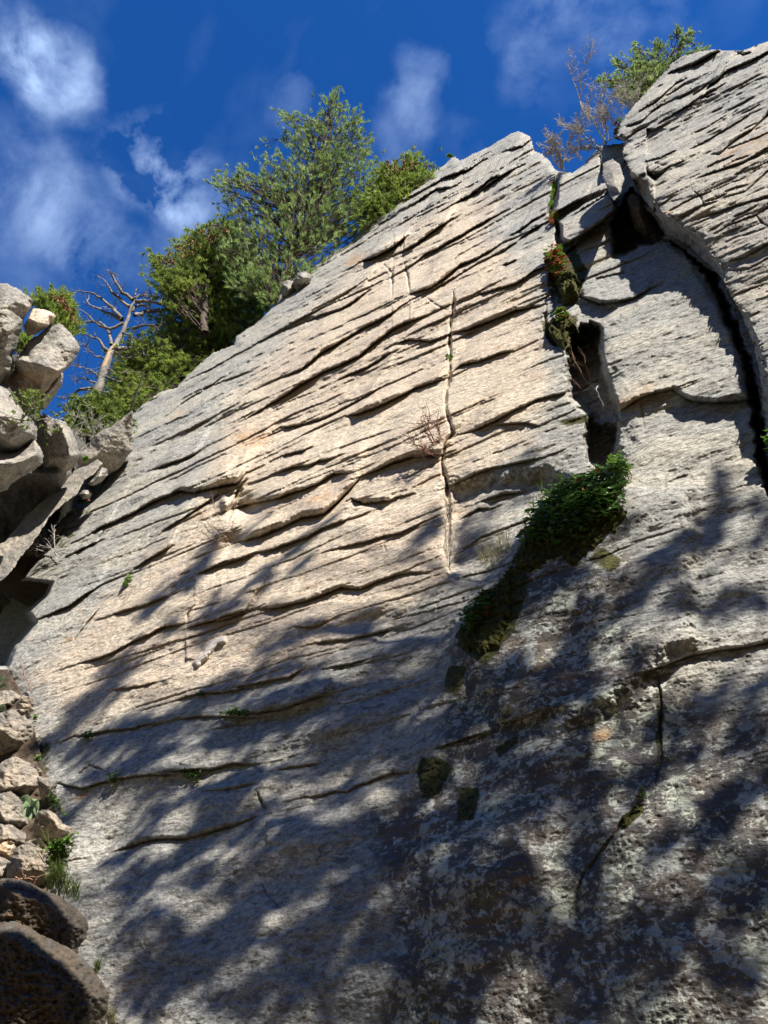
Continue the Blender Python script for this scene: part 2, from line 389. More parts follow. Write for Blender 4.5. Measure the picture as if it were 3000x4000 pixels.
def KD(sy, sx): return 1.1 - .5 * sstep(Y[sy, sx], 1700, 2700)
def crack(pts, w=7, depth=18, step=0., seed=0, arr=None, amp=4):
    """a fissure along any polyline; step raises the rock on its right side"""
    arr = DEL if arr is None else arr
    xs = [p[0] for p in pts]; ys = [p[1] for p in pts]
    m = w * 4 + 90 * (step != 0)
    sy, sx = window(GX, GY, min(xs) - m, max(xs) + m, min(ys) - m, max(ys) + m)
    x = X[sy, sx]; y = Y[sy, sx]
    if x.size == 0: return
    x = x + amp * perlin(x / 21 + seed, y / 21, seed); y = y + amp * perlin(x / 21, y / 21 + seed + 5, seed + 1)
    d = seg_dist(pts, x, y, closed=False)
    wv = w * np.clip(.9 + .8 * perlin(x / 60, y / 60, seed + 4), .3, 1.6)
    ends = np.minimum(np.hypot(x - pts[0][0], y - pts[0][1]), np.hypot(x - pts[-1][0], y - pts[-1][1]))
    tp = .35 + .65 * sstep(ends, 0, 60)
    v = np.clip(1 - d / (wv * tp), 0, 1) ** .7
    arr[sy, sx] -= depth * S[sy, sx] * v * tp
    if step:
        n = len(pts); side = np.interp(y, [p[1] for p in sorted(pts, key=lambda p: p[1])], [p[0] for p in sorted(pts, key=lambda p: p[1])])
        sd = x - side
        arr[sy, sx] += step * S[sy, sx] * np.where(sd > 0, np.exp(-sd / 45), 0) * sstep(ends, 0, 60)

def region(pts, val, edge=40, arr=None, amp=6, seed=0, side=.5):
    """raise (metres) the inside of an outline with a ramp of `edge` px"""
    arr = DEL if arr is None else arr
    xs = [p[0] for p in pts]; ys = [p[1] for p in pts]
    sy, sx = window(GX, GY, min(xs) - edge - 20, max(xs) + edge + 20, min(ys) - edge - 20, max(ys) + edge + 20)
    x = X[sy, sx]; y = Y[sy, sx]
    x = x + amp * fbm(x / 55 + seed, y / 55, 5, seed, .62); y = y + amp * fbm(x / 55, y / 55 + seed, 5, seed + 3, .62)
    d = sdf(pts, x, y)
    arr[sy, sx] += val * sstep(d, -edge * side, edge * (1 - side))

def bump(x0, y0, rx, ry, h, ang=0, arr=None):
    """a smooth swelling, h in px units"""
    arr = DEL if arr is None else arr
    m = max(rx, ry) * 2.4
    sy, sx = window(GX, GY, x0 - m, x0 + m, y0 - m, y0 + m)
    x = X[sy, sx] - x0; y = Y[sy, sx] - y0; c, s_ = math.cos(R(ang)), math.sin(R(ang))
    u = (x * c - y * s_) / rx; v = (x * s_ + y * c) / ry
    arr[sy, sx] += h * S[sy, sx] * np.exp(-(u * u + v * v))

# large swells and fractal roughness on the slab plane
DEL += .10 * fbm(UU * .30, VV * .45, 3, 3)
DEL += .022 * fbm(UU * 1.1, VV * 3.0, 4, 9) * (1 + .3 * (T0 > 8))
DEL += .010 * fbm(UU * 5, VV * 9, 4, 21, .6)
DEL += .0030 * fbm(UU * 26, VV * 40, 3, 31, .6)
near = 1 - sstep(T0, 3.2, 6.0)
DEL += near * (.045 * fbm(UU * 1.7, VV * 1.7, 3, 41) + .004 * fbm(UU * 60, VV * 60, 2, 51, .6))

# -- main masses
region([(1740, 2600), (1800, 2440), (1940, 2270), (2030, 2120), (2160, 2010), (2300, 1930), (2420, 1880), (2440, 1740), (2415, 1640), (2380, 1540), (2340, 1420), (2350, 1270), (2420, 1240), (2700, 1000),
        (4500, 1100), (4500, 4400), (1700, 4400), (1650, 3600), (1620, 3100), (1650, 2800)], .05, 150, amp=30, seed=4)
region([(1790, 2520), (1800, 2440), (1940, 2270), (2030, 2120), (2160, 2010), (2300, 1930), (2420, 1880), (2700, 1900), (2700, 2500), (2300, 2800), (1950, 2800)], .08, 110, amp=20, seed=24)
region([(2180, 1000), (2420, 950), (2640, 930), (2800, 1000), (2900, 1300), (2960, 1600), (3010, 1900), (3300, 1900), (3300, 900), (2600, 500), (2160, 560)], -.02, 40, seed=5)
region([(2222, 1560), (2218, 1400), (2240, 1320), (2275, 1272), (2315, 1262), (2348, 1290), (2345, 1350), (2362, 1450), (2402, 1560), (2420, 1640), (2340, 1650), (2255, 1585)], -.50, 40, amp=15, seed=6, side=.3)
region([(2300, 1640), (2410, 1655), (2413, 1715), (2420, 1850), (2345, 1870), (2300, 1800), (2283, 1730)], -.38, 40, amp=15, seed=7, side=.3)
region([(2395, 1010), (2385, 870), (2430, 795), (2475, 735), (2520, 800), (2600, 930), (2800, 1080), (2860, 1230), (2930, 1420), (2965, 1560), (2990, 1700), (3020, 1930), (2990, 1930), (2955, 1780), (2942, 1660), (2926, 1560), (2910, 1440), (2890, 1370), (2830, 1260), (2800, 1150), (2740, 1060), (2690, 1010), (2640, 945), (2600, 940), (2480, 980)],
       -.60, 30, amp=16, seed=8, side=.3)
# step from the block below the chasm: top edge of the lower right slab
region([(2250, 1080), (2420, 1000), (2600, 942), (2690, 1000), (2740, 1080), (2810, 1200), (2860, 1300), (2890, 1400), (2925, 1550), (2870, 1553), (2800, 1572), (2700, 1568), (2628, 1522), (2480, 1565), (2412, 1605), (2375, 1500), (2345, 1400), (2343, 1270), (2400, 1200), (2330, 1180), (2265, 1170)],
       .07, 30, amp=6, seed=9, side=.3)
region([(1752, 1905), (1830, 1880), (2120, 1850), (2290, 1900), (2120, 2000), (1990, 2170), (1900, 2250), (1765, 2230)], -.12, 90, amp=12, seed=10)
region([(-300, 2290), (120, 2262), (207, 2275), (181, 2333), (121, 2393), (145, 2429), (108, 2478), (66, 2526), (30, 2610), (-300, 2640)], -1.1, 26, amp=3, seed=12, side=.15)
# column of small blocks left of the chasm
region([(2185, 705), (2190, 680), (2270, 665), (2352, 628), (2362, 690), (2385, 735), (2300, 770), (2240, 800), (2165, 838), (2160, 800)], .12, 22, amp=4, seed=13)
region([(2182, 870), (2220, 840), (2370, 752), (2400, 780), (2405, 820), (2350, 870), (2300, 900), (2230, 950), (2190, 935)], .13, 22, amp=4, seed=14)
region([(2180, 1000), (2260, 940), (2390, 895), (2395, 990), (2260, 1060), (2265, 1170), (2200, 1180)], .05, 26, amp=5, seed=15)
crack([(2345, 610), (2352, 660), (2372, 700), (2390, 740), (2400, 790), (2412, 810)], 12, 40, seed=3)
crack([(2178, 665), (2172, 720), (2165, 770), (2150, 835), (2180, 880), (2185, 930), (2190, 990), (2160, 1060)], 16, 55, seed=5)
crack([(2135, 1195), (2130, 1250), (2132, 1300), (2160, 1340), (2200, 1380)], 10, 30, seed=6)
crack([(2172, 1200), (2160, 1110), (2165, 1010)], 22, 40, seed=7)

LEDGES = [  # points, underside width px, depth factor, reach up
    ([(1076, 1485), (1174, 1449), (1253, 1383), (1311, 1351), (1405, 1293), (1521, 1232), (1600, 1177)], 20, 1.3, 100),
    ([(960, 1640), (1087, 1564), (1166, 1510), (1253, 1463), (1340, 1423), (1405, 1394), (1470, 1337), (1550, 1279), (1673, 1232)], 22, 1.3, 90),
    ([(1347, 1629), (1405, 1619), (1506, 1579), (1629, 1517), (1748, 1478)], 34, 1.4, 130),
    ([(1060, 1690), (1094, 1673), (1166, 1666), (1275, 1633), (1398, 1568), (1480, 1520)], 16, 1.3, 80),
    ([(1195, 1260), (1253, 1235), (1333, 1210), (1376, 1185), (1434, 1141)], 17, 1.3, 90),
    ([(1412, 1025), (1477, 1004), (1535, 971), (1600, 917)], 22, 1.2, 110),
    ([(1557, 993), (1622, 960), (1687, 910), (1760, 860)], 18, 1.2, 80),
    ([(1590, 1054), (1651, 1004), (1723, 968), (1796, 924), (1926, 852)], 16, 1.2, 70),
    ([(1600, 1152), (1673, 1130), (1730, 1094), (1796, 1040), (1868, 1011), (1962, 953)], 24, 1.3, 100),
    ([(1680, 1141), (1767, 1094), (1860, 1035), (1960, 985), (2030, 945)], 10, 1.2, 40),
    ([(1760, 1304), (1832, 1290), (1926, 1253), (2013, 1217), (2130, 1192)], 28, 1.4, 130),
    ([(1861, 1156), (1933, 1134), (2013, 1112), (2085, 1062), (2136, 1044)], 12, 1.2, 70),
    ([(1760, 1459), (1803, 1430), (1868, 1416), (1962, 1380), (2013, 1373)], 22, 1.4, 80),
    ([(1774, 1705), (1853, 1684), (1933, 1648), (2013, 1604), (2107, 1564), (2225, 1532)], 24, 1.4, 120),
    ([(1933, 1662), (1998, 1658), (2056, 1656), (2107, 1668)], 12, 1.3, 40),
    ([(1405, 1865), (1470, 1843), (1542, 1807), (1615, 1785), (1730, 1781)], 44, 1.4, 130),
    ([(1060, 1858), (1145, 1828), (1210, 1821), (1239, 1807), (1304, 1792)], 20, 1.5, 70),
    ([(1100, 1784), (1181, 1767), (1200, 1755)], 16, 1.2, 60),
    ([(1542, 1347), (1600, 1329), (1680, 1337), (1725, 1322)], 14, 1.2, 60),
    ([(1347, 1474), (1434, 1438), (1521, 1384)], 14, 1.2, 60),
    ([(1774, 1893), (1803, 1879), (1904, 1836), (2013, 1814), (2114, 1792)], 18, 1.5, 100),
    ([(2020, 910), (2080, 865), (2136, 837)], 16, 1.3, 60), ([(2027, 939), (2080, 900), (2128, 874)], 12, 1.3, 40),
    ([(1966, 1037), (1990, 1030), (2015, 1020)], 14, 1.3, 40),
    ([(640, 1945), (699, 1920), (760, 1928), (820, 1912), (928, 1890), (962, 1850)], 46, 1.7, 110),
    ([(900, 1990), (1017, 1962), (1089, 1947), (1176, 1918), (1234, 1896), (1306, 1853), (1375, 1850)], 30, 1.6, 90),
    ([(930, 2118), (1017, 2099), (1089, 2070), (1176, 2027), (1263, 2012), (1306, 1976), (1350, 1933), (1408, 1868)], 52, 1.6, 80),
    ([(985, 2165), (1068, 2150), (1147, 2121), (1205, 2099), (1270, 2063), (1371, 2027)], 18, 1.6, 60),
    ([(790, 2235), (865, 2200), (952, 2179), (1000, 2160)], 14, 1.6, 60),
    ([(1371, 1950), (1422, 1972), (1465, 1967), (1523, 1958)], 26, 1.5, 40), ([(1500, 1968), (1560, 1942), (1632, 1929)], 10, 1.5, 60),
    ([(1270, 2157), (1335, 2142), (1451, 2114), (1494, 2099), (1567, 2085), (1653, 2041)], 12, 1.7, 60),
    ([(1005, 2382), (1104, 2374), (1191, 2352), (1270, 2323), (1335, 2298), (1408, 2305), (1473, 2276), (1560, 2247), (1675, 2238)], 38, 1.9, 130),
    ([(800, 2439), (872, 2410), (966, 2385)], 24, 1.8, 90),
    ([(1147, 2450), (1227, 2453), (1275, 2433)], 14, 1.8, 60),
    ([(1230, 2515), (1350, 2504), (1451, 2482), (1530, 2460)], 40, 1.1, 90),
    ([(900, 2690), (1031, 2667), (1125, 2649), (1191, 2613)], 26, 2.0, 90),
    ([(960, 2792), (1104, 2772), (1205, 2736), (1275, 2716)], 44, 1.7, 90),
    ([(1290, 2610), (1360, 2598), (1430, 2580)], 24, 1.4, 60),
    ([(300, 2598), (386, 2574), (446, 2550), (512, 2514), (579, 2484), (639, 2453), (726, 2438)], 26, 1.9, 110),
    ([(722, 2459), (796, 2435), (874, 2423), (970, 2393)], 28, 2.0, 110),
    ([(440, 2405), (512, 2381), (579, 2363), (655, 2331)], 22, 1.8, 80),
    ([(145, 2424), (211, 2396), (271, 2369), (331, 2327), (395, 2289)], 18, 1.8, 70),
    ([(520, 2228), (591, 2182), (660, 2142)], 18, 1.6, 80),
    ([(345, 2094), (398, 2062), (458, 2038), (512, 2013), (554, 1989), (609, 1959), (700, 1926)], 22, 1.6, 90),
    ([(630, 2084), (699, 2037), (784, 1983), (850, 1938)], 14, 1.4, 70),
    ([(595, 1838), (663, 1815), (723, 1796), (780, 1766)], 20, 1.5, 80),
    ([(289, 2164), (350, 2134), (380, 2120)], 12, 1.5, 60),
    ([(440, 2697), (518, 2689), (610, 2670)], 12, 1.8, 60),
    ([(765, 2251), (832, 2218), (904, 2200), (1000, 2168)], 14, 1.8, 60),
    ([(685, 2739), (778, 2712), (874, 2707), (1000, 2685)], 18, 1.9, 80),
    ([(675, 2814), (772, 2803), (856, 2802), (1010, 2806)], 14, 2.0, 70),
    ([(235, 2905), (289, 2877), (338, 2876), (422, 2857), (512, 2851), (561, 2833), (640, 2822)], 14, 1.8, 80),
    ([(215, 3058), (319, 3084), (386, 3062), (500, 3037), (591, 3028), (681, 3028)], 20, 2.2, 90),
    ([(640, 3012), (740, 3012), (832, 3007), (904, 2986), (1010, 2989)], 24, 2.0, 90),
    ([(802, 3091), (874, 3086), (989, 3062)], 12, 2.2, 50),
    ([(440, 3330), (603, 3280), (723, 3279), (814, 3255), (904, 3230), (1010, 3190)], 60, 1.0, 110),
    ([(900, 2982), (960, 2992), (1019, 2986)], 8, 1.8, 40), ([(880, 3090), (966, 3072), (1000, 3059)], 9, 1.8, 50),
    ([(1192, 3115), (1258, 3112), (1311, 3092), (1357, 3095), (1404, 3072), (1483, 3039), (1536, 3022), (1629, 3019)], 16, 2.2, 90),
    ([(1080, 3010), (1145, 2999), (1245, 2986)], 30, 1.0, 90),
    ([(2430, 2660), (2523, 2625), (2601, 2601), (2680, 2570), (2797, 2546), (2915, 2531), (3010, 2507), (3300, 2450)], 40, 2.0, 130),
    ([(1700, 2926), (1857, 2875), (1935, 2856)], 14, 2.0, 70), ([(1960, 2828), (2030, 2812), (2110, 2776)], 40, 1.7, 60),
    ([(2610, 1884), (2650, 1868), (2690, 1856)], 9, 1.8, 40),
    ([(2270, 1160), (2340, 1190), (2420, 1180), (2475, 1170), (2540, 1130)], 22, 1.5, 60),
    ([(2405, 1622), (2482, 1565), (2560, 1535), (2630, 1522)], 12, 2.0, 60), ([(2625, 1522), (2700, 1570), (2800, 1575), (2940, 1565)], 26, 1.8, 80),
    ([(2320, 1090), (2380, 1080), (2440, 1065)], 9, 1.5, 40),
    ([(2250, 835), (2300, 805), (2380, 755)], 18, 1.4, 50), ([(2225, 955), (2300, 905), (2350, 875), (2405, 825)], 24, 1.4, 60),
    ([(2160, 840), (2230, 800), (2290, 772)], 16, 1.4, 40), ([(2190, 1010), (2260, 950), (2330, 900)], 12, 1.4, 40),
    ([(2100, 2020), (1990, 2060), (1880, 2100), (1800, 2160)], 18, 1.2, 80), ([(1800, 2260), (1900, 2235), (2000, 2200)], 16, 1.2, 80),
    ([(1880, 1960), (1960, 1935), (2050, 1925)], 16, 1.5, 70), ([(1800, 2030), (1870, 1990), (1920, 1990)], 12, 1.5, 60),
    ([(1450, 690), (1510, 670), (1560, 655)], 14, 1.2, 60), ([(1630, 790), (1700, 745), (1760, 735)], 12, 1.2, 60), ([(1770, 800), (1830, 770), (1920, 700), (1960, 690)], 16, 1.2, 70),
    ([(1890, 740), (1960, 690), (2010, 660)], 14, 1.2, 60), ([(1980, 590), (2040, 575), (2080, 540)], 14, 1.2, 50), ([(1730, 700), (1830, 665), (1870, 640)], 12, 1.2, 60),
]
def extend(p, f, rg):
    p = sorted(p); L = p[-1][0] - p[0][0]; a, b = p[0], p[-1]
    sa = math.tan(strata_dir(*a)); sb = math.tan(strata_dir(*b)); la, lb = L * f * rg.uniform(.4, 1.3), L * f * rg.uniform(.4, 1.3)
    return [(a[0] - la, a[1] - la * sa + rg.uniform(-6, 6)), (a[0] - la * .5, a[1] - la * .5 * sa + rg.uniform(-5, 5))] + p + [(b[0] + lb * .5, b[1] + lb * .5 * sb + rg.uniform(-5, 5)), (b[0] + lb, b[1] + lb * sb + rg.uniform(-6, 6))]
def strata_dir(x, y): return math.atan2(4650 - y, -5450 - x)
rg = random.Random(3)
for i, (p, w, k, up) in enumerate(LEDGES):
    ledge(p, w, k, up, seed=i + 1)
    if w >= 12: ledge(extend(p, .42, rg), 5.5, 1.3, 34, down=16, seed=i + 1, taper=.15)
for i in range(44):       # long joints that run right across the slab
    x = rg.uniform(150, 1500); y = rg.uniform(900, 3000); L = rg.uniform(600, 1300); p = [(x, y)]
    while p[-1][0] < x + L: a = math.tan(strata_dir(*p[-1])); d_ = rg.uniform(70, 120); p.append((p[-1][0] + d_, p[-1][1] + d_ * a + rg.uniform(-9, 9)))
    ledge(p, rg.choice([4, 5, 6]), 1.1, 40, down=16, seed=900 + i, taper=.2)
crack([(1774, 1134), (1770, 1206), (1760, 1250), (1756, 1337), (1760, 1394), (1756, 1481), (1741, 1525), (1741, 1604), (1770, 1691), (1738, 1734), (1727, 1800), (1731, 1886)], 9, 26, seed=2)
crack([(1735, 1830), (1744, 1889), (1751, 1990), (1748, 2063), (1748, 2150), (1755, 2236)], 14, 42, seed=3)
crack([(1542, 1025), (1532, 1062), (1532, 1163)], 6, 12, step=5, seed=8); crack([(1579, 1025), (1593, 1083), (1602, 1152)], 6, 14, step=6, seed=9)
crack([(1665, 1160), (1700, 1190), (1760, 1220)], 5, 10, seed=10); crack([(1500, 1030), (1525, 1060), (1540, 1080)], 5, 10, seed=10)
crack([(283, 2514), (325, 2453), (362, 2411), (398, 2360)], 5, 16, seed=11)
crack([(1000, 3085), (1020, 3130), (1042, 3171)], 8, 24, step=10, seed=12)
crack([(1019, 3436), (1039, 3490), (1079, 3529), (1106, 3562)], 6, 14, seed=13); crack([(1444, 3310), (1483, 3344)], 6, 14, seed=14)
crack([(1596, 3443), (1643, 3476), (1696, 3496)], 8, 18, seed=15)
crack([(2570, 2640), (2585, 2758), (2578, 2860), (2585, 2954), (2560, 3060)], 8, 20, step=6, seed=16)
crack([(2510, 3145), (2483, 3165), (2424, 3231), (2311, 3383), (2271, 3436), (2251, 3529), (2271, 3620)], 15, 24, seed=17, step=8)
crack([(1465, 2145), (1500, 2130), (1515, 2180)], 5, 12, seed=18)
crack([(2500, 1540), (2505, 1580), (2520, 1700)], 4, 9, seed=19); crack([(2930, 1990), (2950, 2060)], 4, 9, seed=20); crack([(2775, 1780), (2778, 1830)], 4, 10, seed=21)
crack([(727, 2460), (730, 2440), (735, 2395), (760, 2360)], 6, 22, step=8, seed=22); crack([(960, 1870), (925, 1930), (900, 2000), (890, 2040)], 14, 26, seed=23)
crack([(1700, 2330), (1710, 2400), (1705, 2450)], 4, 8, seed=24); crack([(1945, 2100), (1960, 2160), (1975, 2200)], 6, 14, seed=25)
crack([(430, 3020), (350, 2990), (310, 3020), (280, 3060)], 5, 14, seed=26)
# hollows and swells
bump(960, 1985, 55, 38, -55, 25); bump(905, 2120, 60, 34, -40, 25); bump(880, 1960, 20, 30, 25); bump(1430, 1960, 45, 14, -26)
bump(1450, 2425, 110, 32, -30, 12); bump(1560, 2475, 90, 28, -28, 12); bump(1130, 2730, 200, 40, 30, 12); bump(1300, 2830, 240, 60, 34, 14)
bump(1250, 3230, 260, 90, 46, 24); bump(820, 3120, 240, 60, 26, 14); bump(640, 3000, 200, 60, 26, 14)
bump(1100, 3600, 240, 130, 44, 30); bump(1800, 3430, 200, 160, 46, 20); bump(2600, 3250, 260, 240, 60, 20); bump(2050, 3420, 160, 260, 40, 0); bump(2700, 3800, 300, 220, 50, 20)
bump(2180, 2920, 170, 120, 30, 20); bump(2060, 2650, 130, 110, 26, 20); bump(2790, 2300, 330, 160, 34, 15); bump(2200, 2330, 180, 110, 34, 30); bump(1550, 3820, 200, 120, 34, 20)
bump(740, 2900, 150, 45, 24, 16); bump(420, 3300, 110, 70, -20, 40); bump(560, 3600, 160, 90, 34, 30)

# many small broken layers that follow the strata
def strata_dir(x, y): return math.atan2(4650 - y, -5450 - x)
rl = random.Random(5)
for i in range(230):
    x = rl.uniform(60, 2990); y = rl.uniform(560, 3300)
    if y > 2650 and rl.random() < .62: continue
    if x > 2250 and y > 1150 and rl.random() < .55: continue
    L = rl.choice([60, 120, 200, 300, 420, 600]) * rl.uniform(.7, 1.3)
    a = strata_dir(x, y) + rl.gauss(0, .045); dx, dy = -math.cos(a), -math.sin(a)
    bend = rl.uniform(-.06, .06) * L
    p = [(x, y), (x + dx * L * .33, y + dy * L * .33 + bend), (x + dx * L * .66, y + dy * L * .66 + bend * .8), (x + dx * L, y + dy * L)]
    w = rl.choice([3, 3, 4, 5, 7])
    ledge(p, w, rl.uniform(.5, 1.1) * (1.3 if y > 2000 else 1), w * rl.uniform(3, 6), down=10, seed=200 + i, taper=.5)

# -- surface colours that belong to the rock
def paint(arr, pts, val, edge, amp=25, seed=0):
    d = sdf(pts, X + amp * fbm(X / 130, Y / 130, 3, seed), Y + amp * fbm(X / 130 + 9, Y / 130, 3, seed + 1))
    arr += val * sstep(d, -edge, edge)
TAN = np.zeros_like(X) - .05; LIC = np.zeros_like(X); MOSS = np.zeros_like(X); RUST = np.zeros_like(X); WHITE = np.zeros_like(X)
paint(TAN, [(60, 2640), (700, 2000), (900, 1500), (1200, 1180), (1500, 900), (1800, 700), (2000, 760), (1950, 900), (2120, 1100), (2200, 1500), (2100, 1750), (1900, 1900), (1800, 2300), (1500, 2500), (1200, 2650), (300, 2900)], .75, 130, seed=2)
paint(TAN, [(600, 2900), (1300, 2750), (1700, 3000), (1500, 3500), (900, 3500), (400, 3300)], .22, 120, seed=8)
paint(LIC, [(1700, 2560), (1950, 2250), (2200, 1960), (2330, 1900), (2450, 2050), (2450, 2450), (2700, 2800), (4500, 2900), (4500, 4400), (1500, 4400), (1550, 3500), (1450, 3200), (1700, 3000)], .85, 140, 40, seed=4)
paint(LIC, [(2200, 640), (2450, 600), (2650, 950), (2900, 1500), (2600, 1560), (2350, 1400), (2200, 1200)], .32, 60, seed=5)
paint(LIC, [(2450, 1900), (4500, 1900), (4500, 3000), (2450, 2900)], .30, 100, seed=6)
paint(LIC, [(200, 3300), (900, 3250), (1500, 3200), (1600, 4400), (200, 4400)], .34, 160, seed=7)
for (p, v) in [([(1990, 2210), (1870, 2420), (1770, 2520), (1900, 2600), (2010, 2450), (2070, 2250)], 1.0), ([(1630, 3020), (1650, 2960), (1720, 2950), (1770, 2990), (1720, 3100), (1640, 3130)], .9), ([(1780, 3200), (1800, 3080), (1870, 3080), (1850, 3190)], .9),
               ([(1720, 2700), (1760, 2600), (1830, 2600), (1800, 2720)], .8), ([(2420, 3240), (2440, 3190), (2510, 3140), (2510, 3165), (2450, 3230)], 1.2), ([(2300, 2190), (2330, 2120), (2450, 2190), (2380, 2250)], .6),
               ([(190, 2130), (260, 2000), (320, 1960), (380, 1930), (330, 2080), (250, 2160)], .45), ([(110, 2230), (170, 2180), (260, 2190), (230, 2260), (150, 2300)], .4), ([(200, 2900), (110, 2830), (120, 3080), (190, 3060)], .5),
               ([(2160, 960), (2230, 940), (2290, 1060), (2240, 1200), (2180, 1180)], 1.1), ([(2120, 1260), (2260, 1240), (2240, 1380), (2150, 1340)], 1.1), ([(2190, 1650), (2330, 1600), (2320, 1650), (2200, 1670)], .8),
               ([(2440, 2630), (2560, 2600), (2540, 2680)], .5), ([(2560, 2700), (2590, 2700), (2590, 3000), (2560, 3000)], .7), ([(1930, 2920), (2010, 2860), (2030, 2900), (1950, 2960)], .7), ([(2050, 2560), (2150, 2540), (2150, 2620), (2060, 2620)], .4)]:
    paint(MOSS, p, v, 22, 14, seed=9)
for (x, y, r) in [(1245, 1935, 45), (700, 1615, 16), (680, 1630, 14), (320, 2390, 10), (270, 2495, 16), (1385, 1015, 40), (2470, 1560, 60), (2520, 1515, 30), (1000, 1720, 60), (760, 2010, 40), (320, 3110, 26), (2350, 2870, 40), (2030, 3440, 30), (950, 1700, 50), (860, 2120, 40), (2220, 2640, 40)]:
    sy, sx = window(GX, GY, x - 3 * r, x + 3 * r, y - 3 * r, y + 3 * r)
    a = strata_dir(x, y); dx = X[sy, sx] - x; dy = Y[sy, sx] - y; u = dx * math.cos(a) + dy * math.sin(a); v = -dx * math.sin(a) + dy * math.cos(a)
    RUST[sy, sx] = np.maximum(RUST[sy, sx], np.exp(-(u / r) ** 2 / 1.2 - (v / r) ** 2 * 4) * .8)
# the white quartz dyke at lower left
qz = [(770, 2590), (800, 2560), (822, 2530), (845, 2508), (872, 2498)]
sy, sx = window(GX, GY, 740, 900, 2470, 2620); xx = X[sy, sx] + 5 * perlin(X[sy, sx] / 14, Y[sy, sx] / 14, 5); dq = seg_dist(qz, xx, Y[sy, sx], False)
WHITE[sy, sx] = sstep(dq, 15, 9); DEL[sy, sx] += .035 * sstep(dq, 20, 4)
for (x, y, r) in [(1190, 1262, 14), (1380, 1312, 16), (1850, 852, 18), (1895, 850, 12), (660, 3560, 30), (760, 3420, 22)]:
    sy, sx = window(GX, GY, x - 40, x + 40, y - 30, y + 30); WHITE[sy, sx] = np.maximum(WHITE[sy, sx], .6 * np.exp(-((X[sy, sx] - x) / r) ** 2 - ((Y[sy, sx] - y) / (r * .45)) ** 2))

MAIN = [(2174, 665), (2151, 624), (2120, 600), (2088, 588), (2074, 533), (2050, 520), (2024, 511), (1988, 524), (1950, 548), (1907, 570), (1835, 606), (1798, 624), (1780, 610), (1762, 615), (1735, 642), (1694, 665), (1650, 705), (1608, 732), (1500, 814),
        (1430, 880), (1390, 915), (1376, 941), (1320, 972), (1260, 1005), (1217, 1052), (1170, 1060), (1110, 1062), (1095, 1100), (1085, 1180), (1040, 1222), (1000, 1260), (922, 1310), (913, 1346), (832, 1376), (780, 1420), (723, 1473), (690, 1512), (627, 1527), (567, 1569), (530, 1605), (500, 1623), (476, 1660), (478, 1754),
        (440, 1800), (425, 1860), (380, 1930), (340, 1975), (280, 1992), (230, 2040), (190, 2100), (172, 2150), (145, 2190), (112, 2225), (60, 2290), (0, 2330), (-300, 2380), (-300, 2640), (20, 2640),
        (70, 2700), (115, 2790), (130, 2900), (150, 3000), (170, 3100), (200, 3200), (220, 3330), (180, 3500), (100, 3700), (60, 4400), (4500, 4400), (4500, 900), (2800, 500), (2420, 560), (2359, 563), (2314, 599), (2280, 640), (2232, 674)]
sd_main = sdf(wig(MAIN, 4, 16, 3), X, Y)
# the wall's rim rounds away over the top
DEL -= np.exp(-np.maximum(sd_main, 0) / 16.) * 14 * S
den = raydirs(X, Y) @ (-Nn)
DEN = np.maximum(den, .06)
def main_points(delta, lo=.06): return EYE + raydirs(X, Y) * ((D0 - delta) / np.maximum(den, lo))[..., None]
P_main = main_points(DEL)
cell = (sd_main > 0); cell = cell[:-1, :-1] & cell[1:, 1:] & cell[:-1, 1:] & cell[1:, :-1]
rd = raydirs(X, Y)
SK = rd / np.linalg.norm(rd, axis=-1, keepdims=True)
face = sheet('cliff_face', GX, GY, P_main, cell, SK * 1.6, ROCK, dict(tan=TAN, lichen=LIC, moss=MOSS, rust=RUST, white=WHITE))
face['kind'] = 'structure'; face['label'] = 'tall pale granite cliff face with slanting layered ledges and dappled tree shade'

def surf(x, y, out=0.0):
    i = int(np.clip(np.searchsorted(GY, y), 0, len(GY) - 1)); j = int(np.clip(np.searchsorted(GX, x), 0, len(GX) - 1))
    return P_main[i, j] + Nn * out
def scale_at(x, y): return float(T0[int(np.clip(np.searchsorted(GY, y), 0, len(GY) - 1)), int(np.clip(np.searchsorted(GX, x), 0, len(GX) - 1))]) / F

# -- the overhanging buttress at upper right: a mass of its own
BUT_FACE = [(2603, 272), (2620, 250), (2666, 217), (2720, 203), (2784, 192), (2850, 196), (2911, 194), (2950, 176), (3000, 160), (3340, 40), (3800, -120), (4500, -300), (4500, 700), (4500, 2000), (3060, 1750), (3015, 1560), (2989, 1444), (2977, 1372), (2952, 1311), (2928, 1227), (2874, 1191), (2844, 1136), (2832, 1082), (2814, 1028), (2772, 974), (2741, 925),
            (2711, 907), (2657, 883), (2609, 841), (2561, 799), (2542, 751), (2530, 708), (2458, 666), (2434, 612), (2432, 590), (2458, 556), (2413, 530), (2424, 472), (2477, 409), (2540, 337)]
BUT_ALL = [(2603, 272), (2620, 250), (2666, 217), (2720, 203), (2784, 192), (2850, 196), (2911, 194), (2950, 176), (3000, 160), (3340, 40), (3800, -120), (4500, -300), (4500, 700), (4500, 1900), (3120, 1960), (3012, 1930), (2996, 1800), (2985, 1650), (2964, 1450), (2940, 1348), (2900, 1240), (2840, 1130), (2814, 1082), (2750, 1022), (2690, 962), (2603, 919),
           (2573, 853), (2512, 775), (2476, 720), (2446, 640), (2432, 612), (2432, 590), (2440, 560), (2410, 535), (2300, 600), (2330, 570), (2359, 556), (2405, 525), (2424, 472), (2477, 409), (2540, 337)]
BD = np.zeros_like(X)
GX_, GY_ = GX, GY
bsy, bsx = window(GX, GY, 2280, 3400, 0, 2420)
